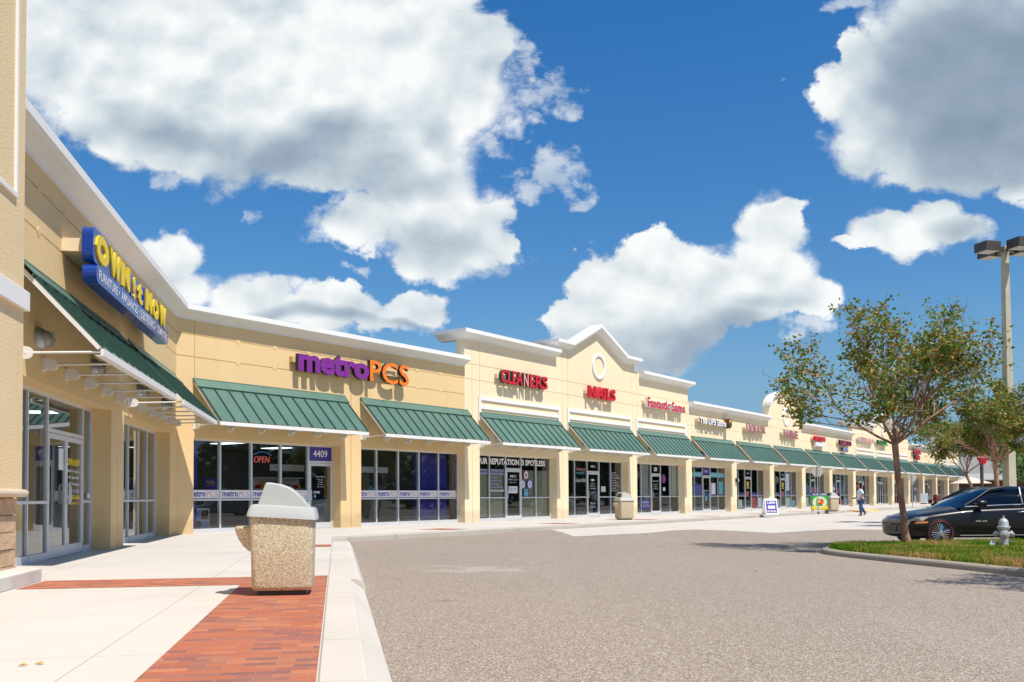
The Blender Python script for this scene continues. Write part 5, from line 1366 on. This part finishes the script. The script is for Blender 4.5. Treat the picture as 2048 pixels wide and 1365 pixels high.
make_tree('crape_myrtle', 'crape myrtle outside the frame whose shade falls on the lot at lower right', (9.7, 12.9, IZ - .02), 33, fork=(0, 0, 2.2), crown_c=(0, 0, 3.9), crown_r=(2.1, 2.1, 1.4), limbs=7, leafn=14)
def bush_tree(name, label, loc, seed, h, w, mat, n=5200, trunk=True, leaf=.34, group=None):
    t = thing(name, label, 'tree', loc, 0, group)
    r = random.Random(seed); lf = MB()
    lobes = [(Vector((r.uniform(-.6, .6) * w, r.uniform(-.6, .6) * w, h * r.uniform(.42, .82))), r.uniform(.28, .48) * w) for _ in range(11)] + [(Vector((0, 0, h * .62)), w * .62)]
    for i in range(n):
        c_, R_ = lobes[r.randrange(len(lobes))]
        v = Vector((r.gauss(0, 1), r.gauss(0, 1), r.gauss(0, 1))).normalized() * R_ * (r.random() ** .30)
        v.z *= .8; q = c_ + v
        if q.z < h * .15: q.z = h * r.uniform(.15, .3)
        a = Vector((r.gauss(0, 1), r.gauss(0, 1), r.gauss(0, .8))).normalized(); b_ = a.orthogonal().normalized(); l_ = leaf * r.uniform(.6, 1.4)
        b = len(lf.v); lf.v += [q, q + a * l_ * .5 + b_ * l_ * .35, q + a * l_, q + a * l_ * .5 - b_ * l_ * .35]; lf.f.append([b, b + 1, b + 2, b + 3]); lf.mi.append(0)
    lf.build('crown', mat, t, fix=False)
    m = MB(); m.tube([(0, 0, -.2), (.05, 0, h * .3), (0, .1, h * .62)], [w * .07, w * .05, w * .02], 8); m.build('trunk', BARKG, t, smooth=True)
    return t
for i, (px, Y_, h, w, mt, lab) in enumerate([
        (1936, 150, 9.0, 5.0, LEAFG, 'bright green tree just past the far end of the building'),
        (1962, 165, 7.8, 4.5, LEAFG, 'bright green tree left of the grey roofed house'),
        (2052, 105, 7.6, 4.6, LEAFG, 'green tree at the right edge beyond the sedan'),
        (2020, 140, 7.2, 4.0, LEAFD, 'dark tree between the light pole and the grey roof'),
        (2085, 120, 8.5, 4.8, LEAFD, 'dark tree outside the right edge beyond the sedan')]):
    bush_tree('green_tree', lab, ((px - 1024) / F_PX * Y_, Y_, -.55), 40 + i, h, w, mt, group='trees beyond the plaza', leaf=.30)
# oaks across the lot, seen mirrored in the shop glass
ok = bush_tree('oak_tree', 'dark oak across the parking lot, mirrored in the shop windows', (72, 16, -1.4), 60, 8.4, 7.0, LEAFD, n=7000, leaf=.65, group='oaks across the parking lot')
for i, (x, y, sc) in enumerate([(76, 27, .8), (70, 38, 1.1), (80, 48, .75), (74, 5, .95), (71, -8, 1.15), (84, 60, 1.2), (66, -22, .9), (77, 73, 1.25), (82, 87, 1.1), (92, 100, 1.35), (96, 118, 1.2), (68, 55, .9)]):
    dup(ok, (x, y, -1.4), i * 1.1, 'dark oak across the parking lot, mirrored in the shop windows', sc)

# hedge, grey roofed restaurant, patio umbrella beyond the plaza
lf = MB(); r = random.Random(8)
for i in range(5000):
    q = Vector((r.uniform(-5, 7), r.uniform(-.8, .8), r.random() ** .5 * 1.15)); a = Vector((r.gauss(0, 1), r.gauss(0, 1), r.gauss(0, 1))).normalized(); b_ = a.orthogonal().normalized(); l_ = .16
    b = len(lf.v); lf.v += [q, q + a * l_ * .5 + b_ * l_ * .4, q + a * l_, q + a * l_ * .5 - b_ * l_ * .4]; lf.f.append([b, b + 1, b + 2, b + 3]); lf.mi.append(0)
t = thing('hedge', 'low clipped green hedge beside the patio umbrella', 'hedge', (52.8, 104, -.35)); lf.build('foliage', LEAFG, t, fix=False)
t = thing('brick_restaurant', 'dark brick restaurant with grey shingle roof beyond the plaza', 'building', (66.0, 132, -.5), rad(-10))
m = MB(); m.box(-6, 16, 0, 12, 0, 3.4); m.build('brick_wall', DKBRICK, t)
m = MB(); m.sweep([((-7, 0, 0), (0, 1, 0), up), ((17, 0, 0), (0, 1, 0), up)], [(-1, 3.4), (6, 6.8), (13, 3.4)]); m.build('roof', ROOFG, t)
m = MB(); m.box(-6.6, 16.6, -.7, -.2, 3.38, 4.3); m.build('white_fascia', WHITE, t)
for x in (-3, 1, 5, 9): m = MB(); m.box(x, x + 2.2, -.03, -.001, .9, 2.6); m.build('window', BLACK, t)
t = thing('patio_umbrella', 'pale patio umbrella past the far end of the building', 'umbrella', (53.2, 112, -.3))
m = MB(); m.lathe([(2.35, 2.55), (2.3, 2.6), (1.2, 2.95), (.25, 3.25), (.02, 3.3)], 8); m.build('canopy', simple('pale_canvas', (0.62, 0.56, 0.46), 0.8), t)
m = MB(); m.tube([(0, 0, 0), (0, 0, 3.2)], .04, 8); m.build('pole', GALV, t)
t = thing('yellow_bollard', 'yellow bollard in front of the hedge', 'bollard', (51.5, 109, -.3)); m = MB(); m.lathe([(.14, 0), (.14, 1.4), (.1, 1.5), (.02, 1.53)], 12); m.build('bollard_body', YELLOWP, t, smooth=True); m = MB(); m.lathe([(.2, 0), (.2, .05)], 12); m.build('base_plate', BLACK, t)

# stop sign on the far side of the myrtle
t = thing('stop_sign', 'red stop sign on a dark post partly hidden by leaves', 'road sign', (20.45, 42.0, -.10), rad(32))
m = MB(); m.box(-.07, .07, -.04, .04, -.3, 3.2); m.build('post', BRONZE, t)
m = MB(); pl = [(.45 * math.cos(PI / 8 + PI / 4 * k), 2.85 + .45 * math.sin(PI / 8 + PI / 4 * k)) for k in range(8)]; m.prism(pl, -.052, -.045); m.build('sign_plate', RED, t)
m = MB(); put_text(m, 'STOP', -.32, .32, 2.70, 3.0, -.055, 0, .02); m.build('sign_lettering', WHITEV, t, fix=False)

# light pole
PX_, PY_ = 20.62, 40.0
t = thing('parking_lot_light', 'tall square concrete light pole with brown box heads', 'street lamp', (PX_, PY_, -.33), rad(14))
m = MB(); m.add([(-.20, -.20, 0), (.20, -.20, 0), (.20, .20, 0), (-.20, .20, 0), (-.11, -.11, 11.7), (.11, -.11, 11.7), (.11, .11, 11.7), (-.11, .11, 11.7)], [(3, 2, 1, 0), (4, 5, 6, 7), (0, 1, 5, 4), (1, 2, 6, 5), (2, 3, 7, 6), (3, 0, 4, 7)]); m.build('pole', CONCPOLE, t, bevel=.02)
m = MB(); m.box(-.5, .5, -.06, .06, 11.45, 11.6); m.box(-.06, .06, -.5, .5, 11.46, 11.59); m.build('cross_arm', BRONZE, t)
for (dx, dy) in ((-.85, 0), (.85, 0), (0, -.85), (0, .85)):
    m = MB(); m.box(dx - .36, dx + .36, dy - .36, dy + .36, 11.42, 11.80); m.build('lamp_head', BRONZE, t, bevel=.01)
    m = MB(); m.box(dx - .31, dx + .31, dy - .31, dy + .31, 11.405, 11.4195); m.build('lamp_lens', FROST, t)

# hydrant
t = thing('fire_hydrant', 'silver painted fire hydrant on the grassy island', 'hydrant', (10.93, 21.5, IZ - .02), rad(-20))
m = MB(); m.lathe([(.105, 0), (.105, .02), (.098, .05), (.092, .40), (.098, .43), (.125, .445), (.125, .475), (.14, .478), (.14, .505), (.115, .51), (.105, .54), (.10, .60), (.085, .645), (.055, .675), (.03, .685), (.03, .70), (.018, .702), (.018, .745), (.004, .75)], 24); m.build('hydrant_body', SILVERP, t, smooth=True)
for ax, s_ in (('x', -1), ('x', 1)):
    m = MB(); m.lathe([(.05, .05 * s_), (.055, .13 * s_), (.07, .135 * s_), (.072, .175 * s_), (.055, .185 * s_), (.02, .19 * s_), (.018, .215 * s_), (.002, .217 * s_)], 16, c=(0, 0, .34), axis='x'); m.build('side_nozzle', SILVERP, t, smooth=True)
m = MB(); m.lathe([(.07, -.05), (.075, -.14), (.095, -.145), (.097, -.19), (.075, -.20), (.022, -.205), (.02, -.235), (.002, -.237)], 18, c=(0, 0, .33), axis='y'); m.build('front_nozzle', SILVERP, t, smooth=True)
m = MB(); m.tube([(.17, -.03, .34), (.20, -.05, .27), (.18, -.05, .2), (.14, -.06, .15), (.10, -.05, .2)], .006, 5); m.build('cap_chain', GALV, t)
m = MB(); m.add([(-.30, -.05, .10), (-.20, -.08, .06), (-.16, -.06, .17), (-.26, -.03, .21)], [(0, 1, 2, 3)]); tg = m.build('paper_tag', WHITEV, None, fix=False); tg.parent = t

# ============================================================ BLACK SEDAN
def make_sedan(label, loc, rz, scale=1.0, paint=None):
    paint = paint or CARPAINT
    t = thing('parked_car', label, 'car', loc, rz, None, scale)
    # x from the nose (0) to the tail (4.75); half width in y; z up. nose points to -x
    st = [ # x, halfwidth at belt, z_bottom, z_belt, z_top centre (hood/deck)
        (0.13, .50, .32, .50, .55), (0.17, .64, .24, .56, .63), (0.28, .77, .20, .62, .70), (0.50, .86, .18, .69, .78), (0.85, .885, .18, .75, .85), (1.25, .895, .19, .80, .905),
        (1.55, .90, .19, .835, .94), (2.0, .90, .19, .86, .96), (2.6, .90, .19, .88, .97), (3.2, .90, .19, .90, .98), (3.7, .895, .19, .925, 1.0), (4.1, .88, .20, .93, 1.02), (4.45, .84, .22, .92, 1.01), (4.65, .76, .28, .86, .96), (4.75, .62, .36, .76, .82)]
    m = MB(); vs = []; fs = []; rn = 0
    for (x, w, zb, zt, zc) in st:
        ring = [(0, zb), (w * .82, zb), (w * .97, zb + .07), (w * 1.0, zb + .20), (w * 1.015, (zb + zt) / 2 + .04), (w * 1.0, zt - .07), (w * .965, zt), (w * .86, zt + (zc - zt) * .55), (w * .45, zc - .005), (0, zc)]
        full = ring + [(-y, z) for y, z in ring[-2:0:-1]]
        rn = len(full); vs += [(x, y, z) for y, z in full]
    for i in range(len(st) - 1):
        for k in range(rn): fs.append((i * rn + k, i * rn + (k + 1) % rn, (i + 1) * rn + (k + 1) % rn, (i + 1) * rn + k))
    fs.append(list(range(rn))); q = (len(st) - 1) * rn; fs.append(list(range(q, q + rn)))
    m.add(vs, fs)
    body = m.build('body', paint, t, smooth=True)
    body.modifiers.new('sub', 'SUBSURF').levels = 2; body.modifiers[-1].render_levels = 2
    cut = MB()
    for x in (.92, 3.72):
        for s_ in (-1, 1): cut.lathe([(.375, s_ * .60), (.375, s_ * 1.2)], 36, c=(x, 0, .335), axis='y')
    co = cut.build('arch_cutter', DARKG)
    bo = body.modifiers.new('bool', 'BOOLEAN'); bo.operation = 'DIFFERENCE'; bo.object = co; bo.solver = 'EXACT'
    dg = bpy.context.evaluated_depsgraph_get(); dg.update()
    me = bpy.data.meshes.new_from_object(body.evaluated_get(dg)); body.modifiers.clear(); body.data = me
    me.polygons.foreach_set('use_smooth', [True] * len(me.polygons))
    try: me.set_sharp_from_angle(angle=rad(40))
    except Exception: pass
    bpy.data.objects.remove(co)
    # greenhouse
    gh = [(1.40, .80, .90, .905), (1.72, .76, .93, 1.10), (2.12, .66, .95, 1.31), (2.50, .60, .96, 1.385), (2.95, .58, .97, 1.40), (3.35, .58, .98, 1.365), (3.75, .64, .99, 1.25), (4.15, .72, 1.0, 1.06), (4.32, .76, 1.0, 1.005)]
    m = MB(); vs = []; fs = []
    for (x, wt, zb, zt) in gh:
        wb = .845; h = zt - zb
        wt2 = wb + (wt - wb) * min(1, h / .40)
        ring = [(wb, zb - .06), (wb * .995, zb), (wb + (wt2 - wb) * .5, zb + h * .5), (wt2, zt - min(.06, h * .3)), (wt2 * .82, zt - .01), (0, zt + .012)]
        full = ring + [(-y, z) for y, z in ring[-2::-1]]; rn = len(full); vs += [(x, y, z) for y, z in full]
    for i in range(len(gh) - 1):
        for k in range(rn - 1): fs.append((i * rn + k, i * rn + k + 1, (i + 1) * rn + k + 1, (i + 1) * rn + k))
    m.add(vs, fs)
    # faces: side rows are glass, roof rows paint
    nf = rn - 1
    for idx in range(len(m.f)):
        seg, k = divmod(idx, nf)
        side = k in (1, 2, nf - 2, nf - 3)
        top = k in (3, 4, nf - 4, nf - 5)
        m.mi[idx] = 1 if (side and 0 <= seg <= 7) or (top and (seg <= 1 or seg >= 6)) else 0
    gho = m.build('greenhouse', [paint, CARGLASS], t, smooth=True)
    # pillars and chrome belt
    for s_ in (-1, 1):
        y = s_ * .852
        m = MB(); m.tube([(1.50, y, .925), (2.2, y, .955), (3.2, y, .985), (4.05, y * .99, 1.01)], .011, 6); m.build('belt_trim', CHROME, t, smooth=True)
        for xa, xb in ((2.86, 2.90),):
            m = MB(); m.tube([(xa, s_ * .848, .97), (xa + .02, s_ * .73, 1.18), (xb + .02, s_ * .605, 1.36)], .028, 6); m.build('pillar', paint, t)
        m = MB(); m.tube([(1.50, s_ * .835, .95), (1.85, s_ * .77, 1.14), (2.2, s_ * .655, 1.33), (2.6, s_ * .615, 1.385)], .022, 6); m.build('pillar', paint, t, smooth=True)
        m = MB(); m.lathe([(.02, -.1), (.075, -.08), (.09, 0), (.075, .07), (.03, .09)], 12, c=(1.86, s_ * .98, 1.0), axis='x'); m.box(1.80, 1.9, min(s_ * .84, s_ * .95), max(s_ * .84, s_ * .95), .955, .985); m.build('wing_mirror', paint, t, smooth=True)
        for xh in (2.72, 3.55):
            m = MB(); m.tube([(xh, s_ * .905, .80), (xh + .04, s_ * .935, .80), (xh + .18, s_ * .935, .805), (xh + .22, s_ * .905, .805)], .012, 6); m.build('door_handle', CHROME, t, smooth=True)
        for xs_ in (1.62, 2.86, 3.62):
            m = MB(); m.tube([(xs_, s_ * .914, .24), (xs_ + .0, s_ * .9215, .5), (xs_ + .02, s_ * .9125, .80)], .004, 4); m.build('door_gap', DARKG, t)
        m = MB(); m.tube([(1.35, s_ * .918, .26), (3.3, s_ * .918, .265)], .016, 6); m.build('sill_trim', BLACK, t)
        m = MB(); m.add([(.185, s_ * .69, .50), (.50, s_ * .872, .60), (.66, s_ * .885, .705), (.36, s_ * .83, .695), (.19, s_ * .67, .60)], [(0, 1, 2, 3, 4)]); m.build('headlight', LENS, t, fix=False)
        m = MB(); m.add([(.34, s_ * .845, .535), (.62, s_ * .893, .555), (.62, s_ * .893, .595), (.34, s_ * .842, .575)], [(0, 1, 2, 3)]); m.build('side_marker', AMBER, t, fix=False)
    m = MB(); m.box(.12, .16, -.34, .34, .34, .48); m.build('grille', BLACK, t, bevel=.02)
    m = MB(); put_text(m, 'M5.6R', 1.72, 2.0, .575, .615, -.926, 0, .02); m.build('fender_badge', CHROME, t, fix=False)
    # wheels
    for x in (.92, 3.72):
        for s_ in (-1, 1):
            m = MB(); c = (x, 0, .335); yo = s_ * .90
            m.lathe([(.235, s_ * .72), (.30, s_ * .70), (.33, s_ * .73), (.335, s_ * .80), (.33, s_ * .87), (.30, s_ * .90), (.252, s_ * .895), (.235, s_ * .86)], 40, c=c, axis='y', cap=False)
            wh = m.build('wheel', TYRE, t, smooth=True)
            m = MB(); m.lathe([(.254, s_ * .893), (.262, s_ * .905), (.268, s_ * .899)], 40, c=c, axis='y', cap=False); m.build('red_ring', REDP, wh, smooth=True)
            m = MB(); m.lathe([(.25, s_ * .897), (.238, s_ * .875), (.235, s_ * .80), (.02, s_ * .79)], 40, c=c, axis='y', cap=False)
            m.build('rim', BLACK, wh, smooth=True)
            m = MB()
            for k in range(22):
                a = 2 * PI * k / 22; ca, sa2 = math.cos(a), math.sin(a)
                p0 = Vector((x + ca * .03, s_ * .905, .335 + sa2 * .03)); p1 = Vector((x + ca * .225, s_ * .882, .335 + sa2 * .225))
                m.tube([p0, p1], [.006, .013], 4)
            m.lathe([(.045, s_ * .88), (.045, s_ * .915), (.02, s_ * .925)], 14, c=c, axis='y')
            m.build('spokes', CHROME, wh)
    return t
car_y = 24.95
make_sedan('black sedan with thin spoked wheels parked behind the grassy island', (10.02, car_y + .9 * 1.1, lotz(12, 25.5) + 0.0), rad(1.5), 1.12)
GREYP = simple('grey_car_paint', (0.10, 0.11, 0.12), 0.3, coat=.8)
c2 = make_sedan('grey sedan parked across the lot, mirrored in the shop glass', (36, 30, -.33), rad(80), 1.0, GREYP); c2['group'] = 'sedans across the parking lot'
dup(c2, (38, 22, -.33), rad(80), 'grey sedan parked across the lot, mirrored in the shop glass')
dup(c2, (34, 38.5, -.33), rad(80), 'grey sedan parked across the lot, mirrored in the shop glass')

# ============================================================ MAN
def skin_body(name, mat, parent, nodes, edges, sub=2, root=0, M=None):
    me = bpy.data.meshes.new(name); me.from_pydata([Vector(n[0]) for n in nodes], edges, [])
    o = bpy.data.objects.new(name, me); COL.objects.link(o)
    sk = o.modifiers.new('skin', 'SKIN'); sk.use_smooth_shade = True
    if not me.skin_vertices: 
        pass
    for i, n in enumerate(nodes):
        sv = me.skin_vertices[0].data[i]; sv.radius = n[1] if isinstance(n[1], tuple) else (n[1], n[1]); sv.use_root = (i == root)
    sb_ = o.modifiers.new('sub', 'SUBSURF'); sb_.levels = sub; sb_.render_levels = sub
    dg = bpy.context.evaluated_depsgraph_get(); dg.update()
    m2 = bpy.data.meshes.new_from_object(o.evaluated_get(dg)); m2.name = name
    o.modifiers.clear(); o.data = m2; m2.materials.clear(); m2.materials.append(mat)
    m2.polygons.foreach_set('use_smooth', [True] * len(m2.polygons))
    o.parent = parent
    return o
man = thing('person', 'bald bearded man in loose white shirt and blue jeans walking across the drive', 'person', (20.05, 55.6, zR((20.05, 55.6), 0.006)), rad(5), None, 1.0)
# local: facing -x, up z, y = towards the back of the scene (+) / camera (-)
B = [((0.02, 0, .95), (.15, .17)), ((0.0, 0, 1.12), (.155, .165)), ((-.01, 0, 1.30), (.15, .19)), ((-.03, 0, 1.45), (.09, .15)), ((-.07, 0, 1.54), (.058, .058)), ((-.12, 0, 1.63), (.085, .075)), ((-.13, 0, 1.71), (.09, .08)),
     ((0.01, -.10, .90), .095), ((-.05, -.10, .52), .068), ((-.02, -.10, .10), .043), ((-.16, -.10, .05), .038),
     ((0.03, .10, .90), .095), ((.10, .10, .50), .068), ((.30, .10, .20), .042), ((.24, .10, .07), .035),
     ((-.01, -.21, 1.42), .062), ((.06, -.27, 1.16), .047), ((-.10, -.26, .98), .034), ((-.13, -.25, .94), .030),
     ((-.01, .21, 1.42), .062), ((.04, .26, 1.15), .047), ((-.17, .20, 1.02), .034), ((-.23, .18, 1.01), .030)]
E_ = [(0, 1), (1, 2), (2, 3), (3, 4), (4, 5), (5, 6), (0, 7), (7, 8), (8, 9), (9, 10), (0, 11), (11, 12), (12, 13), (13, 14), (3, 15), (15, 16), (16, 17), (17, 18), (3, 19), (19, 20), (20, 21), (21, 22)]
# fingers
def add_hand(base_i, p, d, side):
    d = Vector(d).normalized(); up_ = Vector((0, 0, 1)); s_ = d.cross(up_).normalized()
    for k, ln in enumerate((.070, .080, .076, .060)):
        off = (k - 1.5) * .019
        a = Vector(p) + up_ * off + d * .02; b_ = a + d * ln * .55; c_ = b_ + (d * .6 + s_ * side * .7).normalized() * ln * .45
        i0 = len(B); B.append((tuple(a), .010)); B.append((tuple(b_), .0085)); B.append((tuple(c_), .007)); E_.append((base_i, i0)); E_.append((i0, i0 + 1)); E_.append((i0 + 1, i0 + 2))
    a = Vector(p) + up_ * .03 - d * .01; b_ = a + (d * .5 + up_ * .6).normalized() * .04; i0 = len(B); B.append((tuple(a), .011)); B.append((tuple(b_), .009)); E_.append((base_i, i0)); E_.append((i0, i0 + 1))
add_hand(18, (-.13, -.25, .94), (-.5, 0, -.8), 1); add_hand(22, (-.23, .18, 1.01), (-1, -.2, -.1), 1)
skin_body('body', SKIN, man, B, E_, 2, 0)
SH = [((0.02, 0, .86), (.185, .20)), ((0.0, 0, 1.08), (.185, .195)), ((-.01, 0, 1.30), (.17, .21)), ((-.035, 0, 1.46), (.105, .17)), ((-.055, 0, 1.51), (.07, .08)), ((-.01, -.22, 1.42), .085), ((.04, -.26, 1.24), .082), ((-.01, .22, 1.42), .085), ((.03, .26, 1.24), .08)]
skin_body('shirt', SHIRT, man, SH, [(0, 1), (1, 2), (2, 3), (3, 4), (3, 5), (5, 6), (3, 7), (7, 8)], 2, 0)
JN = [((0.02, 0, .93), (.165, .185)), ((0.01, -.10, .84), .118), ((-.05, -.10, .52), .088), ((-.02, -.10, .16), .075), ((-.02, -.10, .08), .074), ((0.03, .10, .84), .115), ((.10, .10, .50), .086), ((.27, .10, .24), .072), ((.30, .10, .18), .07)]
skin_body('jeans', JEANS, man, JN, [(0, 1), (1, 2), (2, 3), (3, 4), (0, 5), (5, 6), (6, 7), (7, 8)], 2, 0)
for pts_ in ([((.06, -.10, .045), .05), ((-.05, -.10, .045), .052), ((-.20, -.10, .035), .04)], [((.37, .10, .20), .045), ((.31, .10, .10), .05), ((.21, .10, .045), .04)]):
    skin_body('shoe', SHOE, man, pts_, [(0, 1), (1, 2)], 2, 1)
m = MB(); m.lathe([(.012, -.05), (.045, -.035), (.06, 0), (.045, .03), (.015, .045)], 14, c=(-.185, 0, 1.595)); m.build('beard', BEARD, man, smooth=True)
m = MB(); m.lathe([(.003, -.02), (.014, -.012), (.010, .02), (.004, .03)], 8, c=(-.222, 0, 1.66)); m.build('nose', SKIN, man, smooth=True)
for s_ in (-1, 1):
    m = MB(); m.lathe([(.002, -.012), (.011, -.006), (.011, .006), (.002, .012)], 8, c=(-.205, s_ * .032, 1.69)); m.build('eye', BEARD, man, smooth=True)
    m = MB(); m.lathe([(.006, -.03), (.018, 0), (.010, .03)], 8, c=(-.115, s_ * .083, 1.67)); m.build('ear', SKIN, man, smooth=True)
t = thing('hand_camera', 'small black camera held in front of the walking man', 'camera', man.location + Vector((-.30, .14, 1.01)), rad(5))
m = MB(); m.box(-.06, .05, -.06, .06, -.045, .045); m.build('camera_body', BLACK, t, bevel=.01); m = MB(); m.lathe([(.03, -.12), (.035, -.06)], 12, axis='x'); m.build('lens', BLACK, t, smooth=True)

# litter: fallen leaves on the lot and walk
for i, (x, y, z) in enumerate([(-2.99, 6.13, .006), (1.42, 14.2, 0), (4.1, 16.3, 0), (4.9, 17.9, 0), (6.2, 13.2, 0), (-3.07, 6.08, .006), (5.8, 11.6, 0)]):
    if z == 0: z = lotz(x, y) + .006
    m = MB(); m.add([(-.035, 0, 0), (0, -.018, .012), (.035, 0, .004), (0, .018, .014)], [(0, 1, 2), (0, 2, 3)])
    o = m.build('fallen_leaf', KRAFT, None, fix=False); o.location = (x, y, z); o.rotation_euler = (0, 0, i * 1.3)
    tag(o, ['dry leaf at lower left on the pale slab, the right one of two', 'orange leaf on the asphalt below the pale scrape', 'orange leaf on the asphalt left of the island', 'orange leaf just left of the island kerb', 'orange leaf on the asphalt in front of the island kerb', 'dry leaf just left of the other leaf on the pale slab', 'orange leaf nearest the right edge on the asphalt'][i], 'leaf', 'fallen leaves')
print('objects', len(bpy.data.objects), 'verts', sum(len(m.vertices) for m in bpy.data.meshes))
